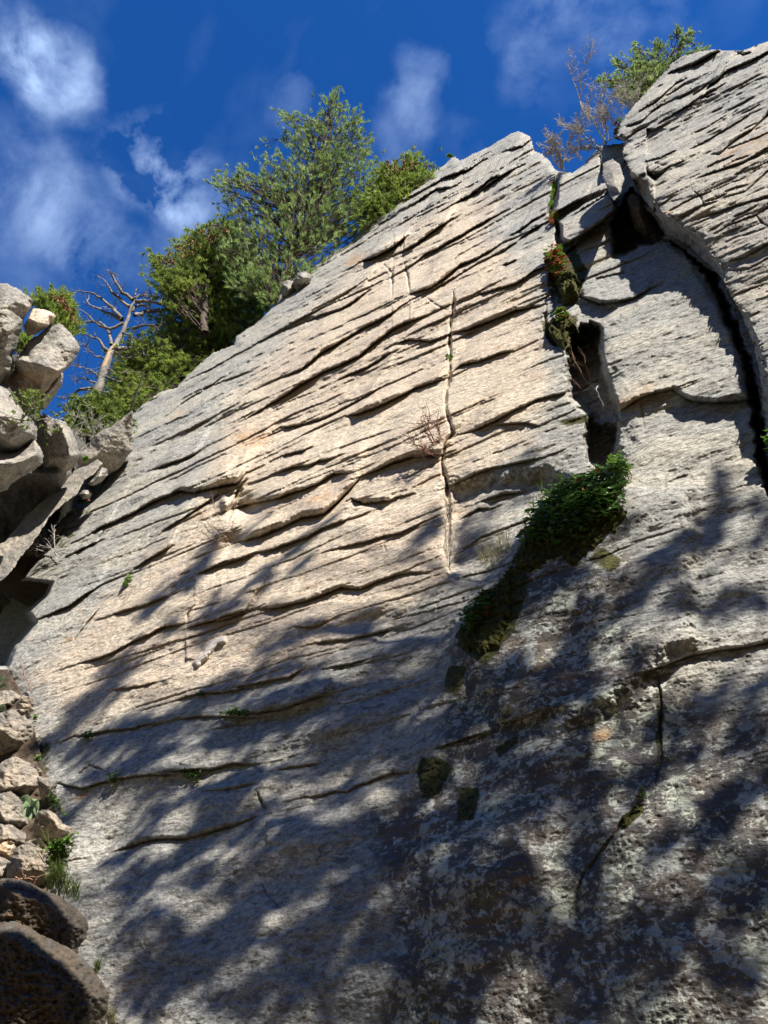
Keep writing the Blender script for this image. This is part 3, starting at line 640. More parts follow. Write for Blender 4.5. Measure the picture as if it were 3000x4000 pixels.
BD[:] = .10 * fbm(UU * .35 + 5, VV * .5, 3, 63) + .017 * fbm(UU * 1.2, VV * 4.0, 4, 69) + .008 * fbm(UU * 5, VV * 12, 4, 71, .6) + .0035 * fbm(UU * 26, VV * 50, 3, 75, .6)
BL = [([(2766, 344), (2838, 280), (2929, 244), (3000, 208), (3100, 160)], 22, 1.2, 70), ([(2766, 606), (2811, 601), (2883, 542), (2938, 506), (3000, 452), (3120, 400)], 24, 1.3, 60),
      ([(2703, 705), (2811, 669), (2911, 633), (3000, 579), (3140, 520)], 20, 1.3, 60), ([(2775, 755), (2811, 778), (2911, 750), (3000, 669), (3100, 620)], 10, 1.3, 40),
      ([(2609, 829), (2663, 799), (2723, 769), (2780, 750)], 14, 1.3, 40), ([(2723, 859), (2814, 829), (2838, 817), (2904, 799), (3000, 769), (3100, 730)], 16, 1.3, 50),
      ([(2784, 919), (2844, 883), (2952, 841), (3000, 811), (3100, 770)], 12, 1.3, 40), ([(2850, 1020), (2904, 1010), (3000, 956), (3100, 920)], 14, 1.3, 50), ([(2840, 1060), (2930, 1050), (3000, 1010), (3100, 980)], 9, 1.3, 40),
      ([(2680, 590), (2750, 560), (2850, 500), (2930, 450)], 12, 1.2, 50), ([(2560, 490), (2650, 440), (2740, 380), (2830, 330)], 10, 1.2, 40), ([(2500, 640), (2580, 620), (2640, 590)], 9, 1.2, 40),
      ([(2490, 440), (2560, 400), (2640, 330), (2700, 300)], 20, 1.2, 40), ([(2605, 290), (2650, 275), (2720, 250), (2780, 215), (2810, 205)], 20, 1.2, 30), ([(2870, 200), (2900, 215), (2930, 208)], 16, 1.2, 30),
      ([(2750, 360), (2770, 340), (2800, 320), (2820, 300)], 30, 1.2, 40), ([(2440, 500), (2500, 480), (2560, 430), (2600, 400)], 12, 1.2, 40)]
for i, (p, w, k, up) in enumerate(BL): ledge(p, w, k * .6, up * 1.7, seed=i + 101, arr=BD)
for i in range(150):
    x = rl.uniform(2420, 3050); y = rl.uniform(200, 1500); L = rl.uniform(40, 220)
    a = strata_dir(x, y) + rl.gauss(0, .06); dx, dy = -math.cos(a), -math.sin(a); bend = rl.uniform(-.06, .06) * L; w = rl.choice([4, 5, 7, 9])
    ledge([(x, y), (x + dx * L * .5, y + dy * L * .5 + bend), (x + dx * L, y + dy * L)], w, rl.uniform(.4, .8), w * rl.uniform(3, 6), down=10, seed=600 + i, arr=BD, taper=.5)
crack([(2524, 630), (2530, 672), (2555, 700), (2600, 668), (2615, 655)], 9, 30, seed=31, arr=BD, step=-14)
crack([(2700, 740), (2740, 775), (2750, 800), (2790, 790)], 5, 12, seed=32, arr=BD); crack([(2952, 841), (2975, 870), (3010, 885)], 10, 24, seed=33, arr=BD)
BD += .15 + .12 * sstep(-Y, -1750, -1400) + .20 * sstep(-Y, -1200, -800)
fd = sdf(wig(BUT_FACE, 4, 24, 8), X + 7 * fbm(X / 24, Y / 24, 3, 81), Y + 7 * fbm(X / 24, Y / 24, 3, 82))
BD += np.where(fd > 0, -np.exp(-np.maximum(fd, 0) / 7.) * 7 * S, -np.minimum(-fd, 130) * 2.3 * S - .05 * (fd < 0) * fbm(X / 30, Y / 22, 4, 5))
ad = sdf(wig(BUT_ALL, 3, 24, 9), X + 6 * fbm(X / 24, Y / 24, 3, 83) * (Y > 560), Y + 6 * fbm(X / 24, Y / 24, 3, 84) * (Y > 560))
c2 = ad > 0; c2 = c2[:-1, :-1] & c2[1:, 1:] & c2[:-1, 1:] & c2[1:, :-1]
BT = np.zeros_like(X) + .05; paint(BT, [(2500, 640), (3000, 380), (4500, 300), (4500, 1900), (2950, 1200), (2550, 800)], .35, 70, seed=13)
BLI = np.zeros_like(X) + .08; paint(BLI, [(2350, 640), (2350, 400), (2640, 180), (2700, 300), (2500, 620)], .3, 50, seed=14)
BR = np.zeros_like(X)
for (x, y, r) in [(2960, 560, 90), (2870, 590, 50), (2600, 830, 40), (2900, 620, 60)]: BR = np.maximum(BR, .7 * np.exp(-((X - x) / r) ** 2 - ((Y - y + (X - x) * .5) / (r * .3)) ** 2))
but = sheet('cliff_buttress', GX, GY, main_points(BD, .05), c2, SK * 2.2, ROCK, dict(tan=BT, lichen=BLI, rust=BR))
but['kind'] = 'structure'; but['label'] = 'overhanging pale granite buttress at upper right above the dark chimney'

# ------------------------------------------------------------ boulders: closed rocks with facets
def boulder(name, label, outline, t_edge, ctrl, mat, group=None, thick=None, seed=0, amp=3, rough=1.6, step=None, rnd_px=14, attrs=None, cat='boulder', kind=None, parent=None, frame=False, smooth_it=1):
    xs = [p[0] for p in outline]; ys = [p[1] for p in outline]
    size = max(max(xs) - min(xs), max(ys) - min(ys)); st = step or (3.2 if size > 130 else 2.6)
    gx = np.arange(min(xs) - 8, max(xs) + 9, st); gy = np.arange(min(ys) - 8, max(ys) + 9, st)
    x, y = np.meshgrid(gx, gy)
    out = wig(outline, amp, 10, seed)
    d = sdf(out, x, y)
    te = t_edge if callable(t_edge) else (lambda a, b: t_edge)
    pts = [(a, b, te(a, b)) for a, b in outline] + [tuple(c) for c in ctrl]
    co, _, tri, *_ = delaunay_2d_cdt([Vector((p[0], p[1])) for p in pts], [], [], 0, 1e-4)
    T = np.full(x.shape, np.mean([p[2] for p in pts])); done = np.zeros(x.shape, bool)
    idx = []
    for v in co: idx.append(min(range(len(pts)), key=lambda i: (pts[i][0] - v.x) ** 2 + (pts[i][1] - v.y) ** 2))
    for t in tri:
        A, B, C = [pts[idx[i]] for i in t]
        det = (B[1] - C[1]) * (A[0] - C[0]) + (C[0] - B[0]) * (A[1] - C[1])
        if abs(det) < 1e-6: continue
        l1 = ((B[1] - C[1]) * (x - C[0]) + (C[0] - B[0]) * (y - C[1])) / det; l2 = ((C[1] - A[1]) * (x - C[0]) + (A[0] - C[0]) * (y - C[1])) / det; l3 = 1 - l1 - l2
        m = (l1 > -.001) & (l2 > -.001) & (l3 > -.001)
        T[m] = (l1 * A[2] + l2 * B[2] + l3 * C[2])[m]; done |= m
    for _ in range(30):      # spread into the ragged margin
        if done.all(): break
        for sh in ((0, 1), (0, -1), (1, 1), (1, -1)):
            r_ = np.roll(T, sh[1], sh[0]); rm = np.roll(done, sh[1], sh[0]) & ~done
            T[rm] = r_[rm]; done |= rm
    for _ in range(smooth_it): T = (T * 2 + np.roll(T, 1, 0) + np.roll(T, -1, 0) + np.roll(T, 1, 1) + np.roll(T, -1, 1)) / 6
    sc = np.mean([p[2] for p in pts]) / F
    T = T + sc * rnd_px * .9 * np.exp(-np.maximum(d, 0) / (rnd_px * .4))
    q = 1 / max(size, 1)
    T = T - sc * rough * (4 * fbm(x / 60 + seed, y / 60, 3, seed) + 9 * np.minimum(.45, np.abs(perlin(x / 52 + seed, y / 44, seed + 8))) + 4 * np.minimum(.3, np.abs(perlin(x / 21 + seed, y / 17, seed + 12))) + 4.5 * fbm(x / 22, y / 16 + seed, 3, seed + 2) + 1.3 * fbm(x / 6, y / 6, 2, seed + 5))
    P = at(x, y, T)
    th = thick if thick is not None else size * sc * .55
    Tb = T.max() * 0 + np.max(T[d > 0]) + th * (.25 + .75 * np.clip(d / (size * .35), 0, 1) ** .5)
    B = at(x, y, Tb)
    c = d > 0; c = c[:-1, :-1] & c[1:, 1:] & c[:-1, 1:] & c[1:, :-1]
    at_ = {}
    for k, v in (attrs or {}).items(): at_[k] = v(x, y) if callable(v) else np.full(x.shape, float(v))
    o = sheet(name, gx, gy, P, c, None, mat, at_, frame=frame, back=B)
    o['label'] = label
    if kind: o['kind'] = kind
    else: o['category'] = cat
    if group: o['group'] = group
    return o

GB = 'boulders stacked at the left of the gully'
boulder('rock', 'blue grey pillar of rock standing in the dark pocket under the buttress', [(2446, 775), (2470, 750), (2500, 770), (2530, 840), (2560, 900), (2575, 950), (2520, 930), (2480, 900), (2460, 840)], 9.0, [(2495, 830, 8.75), (2520, 890, 8.75)], BOULDER, seed=91, cat='rock')
boulder('rock', 'small angular block jammed at the top of the dark pocket, beside the skyline notch', [(2352, 640), (2390, 618), (2425, 640), (2440, 700), (2425, 760), (2395, 790), (2370, 740), (2350, 690)], lambda x, y: float(tbase(x, y)) * .81, [(2392, 670, float(tbase(2392, 670)) * .795), (2405, 730, float(tbase(2405, 730)) * .79)], BOULDER, seed=92, cat='rock', thick=.3)
boulder('boulder', 'big grey lichen boulder rising at the left edge, topmost of the gully pile', [(0, 1105), (27, 1106), (63, 1122), (99, 1147), (131, 1170), (124, 1199), (97, 1240), (88, 1285), (75, 1312), (70, 1357), (50, 1389), (56, 1425), (54, 1457), (23, 1470), (9, 1493), (0, 1500), (-110, 1520), (-190, 1300), (-110, 1120)], 9.6,
        [(-60, 1300, 8.9), (20, 1200, 9.15), (60, 1180, 9.3), (40, 1290, 9.1), (20, 1380, 9.15), (0, 1430, 9.2)], BOULDER, GB, seed=1)
boulder('boulder', 'small tan boulder perched between the big grey boulder and the sloping block', [(127, 1206), (149, 1203), (181, 1210), (203, 1217), (219, 1231), (217, 1244), (194, 1267), (181, 1281), (149, 1303), (108, 1317), (95, 1294), (93, 1271), (108, 1240)], 9.75,
        [(112, 1244, 9.52), (150, 1262, 9.42), (190, 1268, 9.55), (160, 1225, 9.58), (190, 1230, 9.6), (140, 1290, 9.75)], BOULDER_TAN, GB, seed=2, rnd_px=6, rough=.7, amp=2)
boulder('boulder', 'large angular grey block with dark brown underside jutting over the gully', [(231, 1260), (249, 1267), (280, 1303), (307, 1339), (316, 1362), (303, 1394), (271, 1434), (244, 1457), (203, 1502), (149, 1570), (113, 1601), (68, 1560), (25, 1500), (54, 1440), (59, 1412), (90, 1366), (109, 1330), (154, 1303), (190, 1276)], 9.8,
        [(66, 1410, 9.35), (90, 1408, 9.2), (127, 1418, 9.1), (181, 1434, 9.05), (226, 1450, 9.15), (262, 1434, 9.4), (160, 1500, 9.6), (120, 1540, 9.8), (100, 1480, 9.6), (220, 1330, 9.5), (200, 1480, 9.6), (280, 1360, 9.5)], BOULDER, GB, seed=3, smooth_it=2, attrs=dict(rust=lambda x, y: .5 * sstep(y, 1430, 1460)))
boulder('boulder', 'grey boulder wedged behind the underside of the jutting block', [(244, 1448), (251, 1470), (246, 1502), (212, 1556), (176, 1604), (145, 1600), (100, 1612), (60, 1580), (120, 1500), (200, 1450)], 10.3,
        [(200, 1520, 10.1), (160, 1570, 10.1), (230, 1480, 10.15), (120, 1560, 10.1)], BOULDER, GB, seed=4)
boulder('boulder', 'rounded grey boulder at the left edge with a thorny twig across it', [(0, 1507), (23, 1516), (45, 1538), (68, 1570), (104, 1602), (136, 1638), (151, 1678), (145, 1709), (124, 1726), (90, 1760), (54, 1773), (0, 1778), (-150, 1785), (-190, 1640), (-140, 1500)], 9.2,
        [(-60, 1640, 8.3), (30, 1620, 8.55), (80, 1650, 8.6), (100, 1690, 8.75), (40, 1720, 8.6), (0, 1560, 8.75), (70, 1610, 8.75)], BOULDER, GB, seed=5)
boulder('boulder', 'brown grey boulder above the black cave, lowest of the gully pile', [(0, 1764), (54, 1768), (100, 1745), (135, 1715), (158, 1746), (171, 1778), (165, 1814), (136, 1837), (81, 1868), (45, 1891), (27, 1918), (0, 1925), (-150, 1940), (-190, 1850), (-150, 1770)], 9.1,
        [(-40, 1820, 8.2), (60, 1810, 8.4), (110, 1790, 8.5), (140, 1770, 8.7), (90, 1840, 8.7), (20, 1880, 8.7)], BOULDER, GB, seed=6, attrs=dict(tan=.2))
boulder('boulder', 'dark shaded boulder between the rounded boulder and the leaning rock ledge', [(145, 1650), (170, 1612), (212, 1633), (253, 1645), (280, 1674), (298, 1719), (316, 1769), (312, 1791), (290, 1830), (240, 1860), (170, 1850), (135, 1760)], 10.2,
        [(240, 1665, 9.75), (262, 1720, 9.6), (275, 1780, 9.6), (200, 1700, 9.9), (200, 1790, 9.9)], BOULDER, GB, seed=7)
boulder('rock_ledge', 'long sunlit slanting slab of rock along the lower edge of the black cave', [(370, 1785), (330, 1800), (280, 1850), (203, 1920), (155, 1965), (102, 2010), (85, 2032), (24, 2107), (-60, 2170), (-160, 2230), (-160, 2340), (-60, 2310), (0, 2274), (24, 2258), (61, 2213), (81, 2177), (122, 2132), (183, 2045), (190, 2025), (244, 1973), (301, 1933), (330, 1880), (372, 1850), (405, 1810)], lambda x, y: float(tbase(x, y)) * .87,
        [], BOULDER, seed=8, cat='rock ledge', attrs=dict(tan=.25), thick=.6)
boulder('rock', 'loose grey rock lying beside green plants above the slanting ledge', [(339, 1891), (362, 1868), (398, 1823), (420, 1832), (422, 1859), (398, 1886), (362, 1900)], 10.3, [(385, 1862, 10.05), (370, 1880, 10.08)], BOULDER, seed=9, cat='rock', rnd_px=6, amp=2)
boulder('rock', 'small round pale rock wedged below the loose grey rock', [(305, 1930), (325, 1912), (350, 1915), (362, 1930), (352, 1950), (320, 1952)], 10.2, [(335, 1930, 10.0)], BOULDER, seed=10, cat='rock', rnd_px=5, amp=1.5)
boulder('rock_ledge', 'pale broken rock step behind the leafy shrub at the top of the gully', [(290, 1800), (310, 1770), (350, 1745), (380, 1690), (430, 1665), (480, 1630), (520, 1600), (520, 1760), (470, 1830), (400, 1870), (340, 1850)], 11.0, [(400, 1760, 10.8), (440, 1700, 10.85), (360, 1790, 10.8)], BOULDER, seed=11, rough=.9, smooth_it=3, cat='rock ledge', attrs=dict(tan=.25))
boulder('rock', 'pale block resting on the cliff rim at the foot of the tall pine', [(1140, 1110), (1160, 1065), (1195, 1058), (1222, 1075), (1215, 1100), (1180, 1120), (1160, 1140)], 15.0, [(1180, 1085, 14.7)], BOULDER, seed=12, cat='rock', rnd_px=6, amp=2)
boulder('rock', 'squarish mossy block at the cliff rim just left of the pale block', [(1098, 1105), (1120, 1092), (1155, 1098), (1160, 1130), (1140, 1160), (1100, 1165)], 15.2, [(1130, 1125, 14.9), (1120, 1145, 14.95)], BOULDER, seed=13, cat='rock', rnd_px=6, amp=2)

GR = 'rubble heaped at the left foot of the cliff'
RB = [('grey rock at the left edge under the mullein leaves, highest of the rubble', [(0, 2705), (39, 2700), (73, 2722), (56, 2768), (26, 2755), (0, 2775), (-80, 2780), (-80, 2700)]),
      ('small pale rock at the cliff foot, right of the highest rubble rock', [(86, 2722), (125, 2730), (131, 2773), (107, 2784), (86, 2773), (60, 2788), (69, 2752)]),
      ('wide cracked brown rock below the small pale rock', [(0, 2800), (43, 2787), (99, 2787), (114, 2825), (118, 2915), (114, 2971), (56, 2980), (0, 2962), (-90, 2960), (-90, 2810)]),
      ('pale rounded boulder with a pointed top amid the rubble', [(0, 2997), (26, 2980), (60, 2969), (107, 2992), (150, 3014), (148, 3040), (160, 3070), (146, 3095), (107, 3127), (77, 3123), (43, 3106), (0, 3123), (-90, 3120), (-90, 3000)]),
      ('small dark rock tucked right of the pale pointed boulder', [(150, 3040), (193, 3044), (222, 3057), (214, 3083), (219, 3110), (163, 3112)]),
      ('white weathered boulder left of the mullein plant', [(0, 3115), (39, 3105), (77, 3133), (92, 3186), (114, 3220), (122, 3254), (95, 3282), (64, 3256), (0, 3230), (-90, 3220), (-90, 3110)]),
      ('grey rock between the mullein and the bright leafy patch', [(150, 3177), (189, 3170), (215, 3184), (242, 3218), (273, 3231), (279, 3259), (223, 3280), (172, 3276), (140, 3246)]),
      ('dark flat rock above the orange stained rock', [(0, 3222), (34, 3224), (86, 3255), (109, 3297), (75, 3325), (0, 3300), (-80, 3290), (-80, 3225)]),
      ('orange stained rock at the left edge of the rubble', [(0, 3276), (39, 3284), (62, 3323), (45, 3368), (0, 3350), (-80, 3340), (-80, 3290)]),
      ('broad pale cracked rock above the dark foreground boulder', [(73, 3323), (110, 3300), (150, 3290), (195, 3345), (200, 3430), (190, 3500), (120, 3480), (36, 3432), (43, 3375)]),
      ('tan rock at the left edge touching the foreground boulder', [(0, 3355), (39, 3373), (36, 3424), (60, 3460), (0, 3470), (-80, 3460), (-80, 3350)])]
for i, (lb, o_) in enumerate(RB):
    p = np.array(o_, float); c = p.mean(0); p = c + (p - c) * 1.2; o_ = [tuple(q) for q in p]; sz = (p.max(0) - p.min(0)).max(); tb = float(tbase(max(c[0], 0), c[1]))
    te = tb * .975 - .06; h = sz * te / F
    rr = random.Random(40 + i)
    ctrl = [(c[0] + rr.uniform(-.15, .15) * sz, c[1] + rr.uniform(.02, .2) * sz * .6, te - h * .42), (c[0] + rr.uniform(-.2, .2) * sz, c[1] - .1 * sz, te - h * .30), (c[0] + .2 * sz * .7, c[1] + .05 * sz, te - h * .3)]
    boulder('boulder', lb, o_, te, ctrl, RUBBLE if i != 8 else BOULDER_TAN, GR, seed=20 + i, rnd_px=5, amp=3, rough=1.7, smooth_it=1, attrs=dict(tan=rr.uniform(0, .3), rust=.6 if i == 8 else 0, lichen=.3 if i in (5,) else 0.))
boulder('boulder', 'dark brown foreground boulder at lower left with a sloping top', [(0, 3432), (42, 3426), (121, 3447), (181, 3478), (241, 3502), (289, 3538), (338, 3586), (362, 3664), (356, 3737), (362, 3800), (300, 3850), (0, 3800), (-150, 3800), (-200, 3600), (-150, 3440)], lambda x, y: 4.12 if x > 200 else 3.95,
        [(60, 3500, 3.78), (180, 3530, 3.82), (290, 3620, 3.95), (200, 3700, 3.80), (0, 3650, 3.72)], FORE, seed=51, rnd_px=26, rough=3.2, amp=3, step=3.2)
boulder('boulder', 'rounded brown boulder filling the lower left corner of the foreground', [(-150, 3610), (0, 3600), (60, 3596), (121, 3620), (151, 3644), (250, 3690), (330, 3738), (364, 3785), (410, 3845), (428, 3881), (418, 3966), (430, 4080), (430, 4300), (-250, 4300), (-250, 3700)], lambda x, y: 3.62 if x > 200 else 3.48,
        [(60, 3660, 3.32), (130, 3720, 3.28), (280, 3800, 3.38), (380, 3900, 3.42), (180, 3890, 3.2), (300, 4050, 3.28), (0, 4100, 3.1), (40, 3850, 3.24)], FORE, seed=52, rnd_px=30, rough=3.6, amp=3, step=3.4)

# soil bed under the rubble, gully rock with the cave's shade put into its colour
def patch(name, outline, tfun, mat, kind='structure', seed=0, step=6, amp=6, attrs=None, label=None, skirt=.4):
    xs = [p[0] for p in outline]; ys = [p[1] for p in outline]
    gx = np.arange(min(xs) - 5, max(xs) + 6, step); gy = np.arange(min(ys) - 5, max(ys) + 6, step)
    x, y = np.meshgrid(gx, gy); d = sdf(wig(outline, amp, 16, seed), x, y)
    T = tfun(x, y); P = at(x, y, T)
    c = d > 0; c = c[:-1, :-1] & c[1:, 1:] & c[:-1, 1:] & c[1:, :-1]
    rd_ = raydirs(x, y)
    o = sheet(name, gx, gy, P, c, rd_ * skirt, mat, {k: np.full(x.shape, float(v)) for k, v in (attrs or {}).items()}, frame=False); o['kind'] = kind
    if label: o['label'] = label
    return o
patch('soil', [(-260, 2600), (30, 2612), (75, 2680), (120, 2780), (150, 2900), (190, 3050), (240, 3200), (300, 3330), (330, 3450), (420, 3600), (430, 3900), (420, 4200), (-260, 4200)],
      lambda x, y: tbase(np.maximum(x, -100), y) * .985 - .02 - .03 * fbm(x / 40, y / 40, 3, 4) + np.clip((x - 60) / 200, 0, 1) * .12, M['soil'], seed=61, step=5, amp=3)
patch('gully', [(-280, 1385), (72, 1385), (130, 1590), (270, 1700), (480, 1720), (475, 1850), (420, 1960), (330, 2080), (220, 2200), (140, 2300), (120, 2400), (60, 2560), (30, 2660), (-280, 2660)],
      lambda x, y: np.interp(y, [1400, 1720, 1850, 2180, 2300, 2480, 2660], [10.9, 10.6, 9.9, 12.6, 12.8, 12.0, 11.0]) + np.clip((x - 230) / 120, 0, 1) * 2.4 - .2 * fbm(x / 120, y / 120, 4, 8), GULLY, seed=62, label='rock at the back of the gully, cave shade darkened into its colour')

# hilltop behind the rim and the ground
def terrain(name, rows, mat):
    V = np.array([p for r in rows for p in r], float); ny, nx = len(rows), len(rows[0]); idx = np.arange(ny * nx).reshape(ny, nx)
    me = np_mesh(name, V, [np.stack([idx[:-1, :-1].ravel(), idx[:-1, 1:].ravel(), idx[1:, 1:].ravel(), idx[1:, :-1].ravel()], 1)]); o = link(name, me, mat); o['kind'] = 'structure'; return o
rim = [(-280, 1900), (0, 1900), (300, 1830), (478, 1690), (627, 1545), (723, 1490), (832, 1400), (922, 1330), (1000, 1280), (1085, 1195), (1217, 1075), (1390, 940), (1500, 840), (1608, 755), (1762, 640), (1907, 600), (2024, 540), (2170, 680)]
def rim_t(x, y):
    return 10.6 if x < 450 else float((D0) / max(float(raydirs(x, y) @ (-Nn)), .06)) + .5
base = [at(x, y, rim_t(x, y)) for x, y in rim]
rows = []
for k, (dd, dz) in enumerate([(0, -1.2), (1.5, -.9), (4, -.6), (9, -.2), (20, 1.0), (60, 4.0)]):
    rows.append([b + np.array([-.5 * 0 + .25, .9, 0]) * dd + np.array([0, 0, dz + .3 * math.sin(i * 2.1 + k)]) for i, b in enumerate(base)])
terrain('hillside', rows, M['ground'])
gr = []
for yy in (-1500, -300, -80, -30, -12, -5, -1, 1.5, 3.2, 6, 12, 40, 300):
    gr.append([np.array([xx, yy, -.05 + .25 * math.sin(xx * .31 + yy * .17) * (abs(xx) < 100) - (.3 if yy > 2 else 0)]) for xx in (-1500, -300, -80, -30, -12, -6, -3, 0, 3, 6, 12, 30, 80, 300, 1500)])
terrain('ground', gr, M['ground'])
hl = []  # added unseen hill ring, raised to block low sky and deepen the shade
for k, rr2 in enumerate((26, 34, 46, 62, 85)):
    hl.append([np.array([math.sin(a) * rr2 * 1.0, -math.cos(a) * rr2, (-1, 13, 28, 42, 54)[k] + 2.5 * math.sin(a * 5 + k) + 1.5 * math.sin(a * 13 + 2 * k)]) for a in np.linspace(-1.9, 1.9, 60)])
terrain('sky_blocking_hill', hl, M['blocker_woods'])

# ------------------------------------------------------------ plants and trees
class MB:
    def __init__(s): s.v = []; s.f3 = []; s.f4 = []; s.n = 0
    def add(s, V, f3=None, f4=None):
        V = np.asarray(V, float)
        if f3 is not None and len(f3): s.f3.append(np.asarray(f3) + s.n)
        if f4 is not None and len(f4): s.f4.append(np.asarray(f4) + s.n)
        s.v.append(V); s.n += len(V)
    def tube(s, pts, radii, sides=5):
        pts = np.asarray(pts, float); n = len(pts)
        if n < 2: return
        tang = np.gradient(pts, axis=0); tang /= np.linalg.norm(tang, axis=1, keepdims=True) + 1e-9
        ref = np.array([.31, .52, .79]); a = np.cross(tang, ref); a /= np.linalg.norm(a, axis=1, keepdims=True) + 1e-9; b = np.cross(tang, a)
        th = np.arange(sides) * 2 * np.pi / sides
        ring = pts[:, None] + (a[:, None] * np.cos(th)[None, :, None] + b[:, None] * np.sin(th)[None, :, None]) * np.asarray(radii, float)[:, None, None]
        V = ring.reshape(-1, 3); i = np.arange(n - 1)[:, None] * sides; j = np.arange(sides)[None]; j2 = (j + 1) % sides
        f = np.stack([i + j, i + j2, i + sides + j2, i + sides + j], -1).reshape(-1, 4)
        s.add(V, None, f)
    def build(s, name, mat, parent=None, smooth=True, **kw):
        if not s.v: return None
        V = np.concatenate(s.v)
        fs = []
        if s.f3: fs.append(np.concatenate(s.f3))
        if s.f4: fs.append(np.concatenate(s.f4))
        loc = V.mean(0) if parent is None else np.array(parent.location)
        me = np_mesh(name, V - loc, fs, smooth); o = link(name, me, mat, parent, **kw)
        if parent is None: o.location = loc
        return o

def unit(v): v = np.asarray(v, float); return v / (np.linalg.norm(v, axis=-1, keepdims=True) + 1e-9)
def tufts(mb, C, A, L, n, spread, width, rs):
    """needles: at each centre C, n slim triangles leaning about axis A, length L"""
    K = len(C); A = unit(A)
    d = rs.normal(size=(K, n, 3)); d = unit(d) * spread + A[:, None, :]; d = unit(d)
    ln = (L[:, None] if np.ndim(L) else L) * rs.uniform(.7, 1.15, (K, n)); ln = ln[..., None]
    st = C[:, None] + A[:, None] * (rs.uniform(-.45, .45, (K, n, 1)) * ln)
    s_ = unit(np.cross(d, rs.normal(size=(K, n, 3)))) * width
    V = np.stack([st - s_, st + s_, st + d * ln], 2).reshape(-1, 3)
    mb.add(V, np.arange(len(V)).reshape(-1, 3))
def sample_poly(poly, n, rs, centre_bias=0):
    p = np.array(poly, float); lo, hi = p.min(0), p.max(0); out = []
    while len(out) < n:
        q = rs.uniform(lo, hi, (n * 3, 2)); m = poly_inside(p[:, 0], p[:, 1], q[:, 0], q[:, 1]); out += list(q[m])
    return np.array(out[:n])
def curve(a, b, bend, n=5, sag=0):
    a, b = np.asarray(a, float), np.asarray(b, float); s = np.linspace(0, 1, n)[:, None]
    return a + (b - a) * s + np.asarray(bend) * (np.sin(s * np.pi)) + np.array([0, 0, -sag]) * s * (1 - s) * 4

def tree(name, label, cat, poly, trunk_px, t, nb, mat, style, seed, group=None, thick=1.2, r0=.09, barkm='bark', cones=None, nsub=6, cl=.32, extra=(), tilt=2.4):
    """poly: crown outline; trunk_px: list of (x, y) from foot to top; nb: number of branch ends"""
    rs = np.random.RandomState(seed)
    ylo = max(q[1] for q in poly); tp = np.array([at(x, y, t + .25 + tilt * (ylo - y) / 500.) for x, y in trunk_px]); root = empty(name, tp[0], label, cat, group)
    ts = np.linspace(0, 1, 14); seg = np.linspace(0, 1, len(tp))
    tr = np.stack([np.interp(ts, seg, tp[:, k]) for k in range(3)], 1) + rs.normal(0, r0 * .25, (14, 3))
    mb = MB(); mb.tube(tr, r0 * (1 - ts * .88), 8); mb.build('trunk', M[barkm], root)
    ends = sample_poly(poly, nb, rs)
    ends = np.concatenate([ends, np.array(poly)[rs.randint(0, len(poly), max(4, nb // 9))] + rs.normal(0, 6, (max(4, nb // 9), 2))])
    if len(extra): ends = np.concatenate([ends, np.array(extra, float)])
    lim = MB(); C = []; AX = []; CN = []; ylo = max(q[1] for q in poly)
    up = np.array([0, 0, 1.0])
    for e in ends:
        dt = rs.uniform(-thick, thick) * .6
        p = at(e[0], e[1], t + dt + tilt * (ylo - e[1]) / 500.)
        h = np.argmin(np.linalg.norm(tr - p - up * -.25, axis=1)); h = max(0, h - rs.randint(0, 3)); a = tr[h]
        c = curve(a, p, rs.normal(0, .10, 3), 6, sag=rs.uniform(0, .15))
        ln = np.linalg.norm(p - a)
        lim.tube(c, np.linspace(.006 + .006 * ln, .004, 6), 4)
        dirn = unit(p - a)
        for k in range(nsub):
            q = c[rs.randint(3, 6)] + rs.normal(0, cl * .45, 3) * np.array([1, 1, .6])
            if k < 2: q = p + rs.normal(0, cl * .18, 3)
            if k % 2 == 0: lim.tube(curve(c[4], q, rs.normal(0, .03, 3), 3), [.006, .005, .003], 3)
            C.append(q); AX.append(unit(dirn * .6 + up * (.55 if style == 'pine' else .1) + rs.normal(0, .35, 3)))
    C = np.array(C); AX = np.array(AX)
    lb = lim.build('branches', M[barkm], root); lb['kind'] = 'stuff'
    mbn = MB()
    if style == 'pine': tufts(mbn, C, AX, rs.uniform(.09, .15, len(C)), 24, .50, .0075, rs)
    elif style == 'dense': tufts(mbn, C, AX, rs.uniform(.07, .14, len(C)), 24, .8, .0095, rs)
    elif style == 'spiky': tufts(mbn, C, AX, rs.uniform(.05, .09, len(C)), 18, .6, .007, rs)
    elif style == 'shade': tufts(mbn, C, AX, rs.uniform(.10, .2, len(C)), 20, 1.1, .012, rs)
    elif style == 'leafy': tufts(mbn, C, AX, rs.uniform(.05, .10, len(C)), 14, 1.6, .016, rs)
    o = mbn.build('foliage', M[mat], root, smooth=False); o['kind'] = 'stuff'
    if cones:
        pts = sample_poly(cones[0], cones[1], rs); K = np.array([at(x, y, t + rs.uniform(-.5, .2)) for x, y in pts]); m2 = MB()
        tufts(m2, K, rs.normal(size=(len(K), 3)) * .5 - up, .07, 10, .5, .016, rs); cc = m2.build('cones', M['cone'], root, smooth=False); cc['kind'] = 'stuff'
    return root

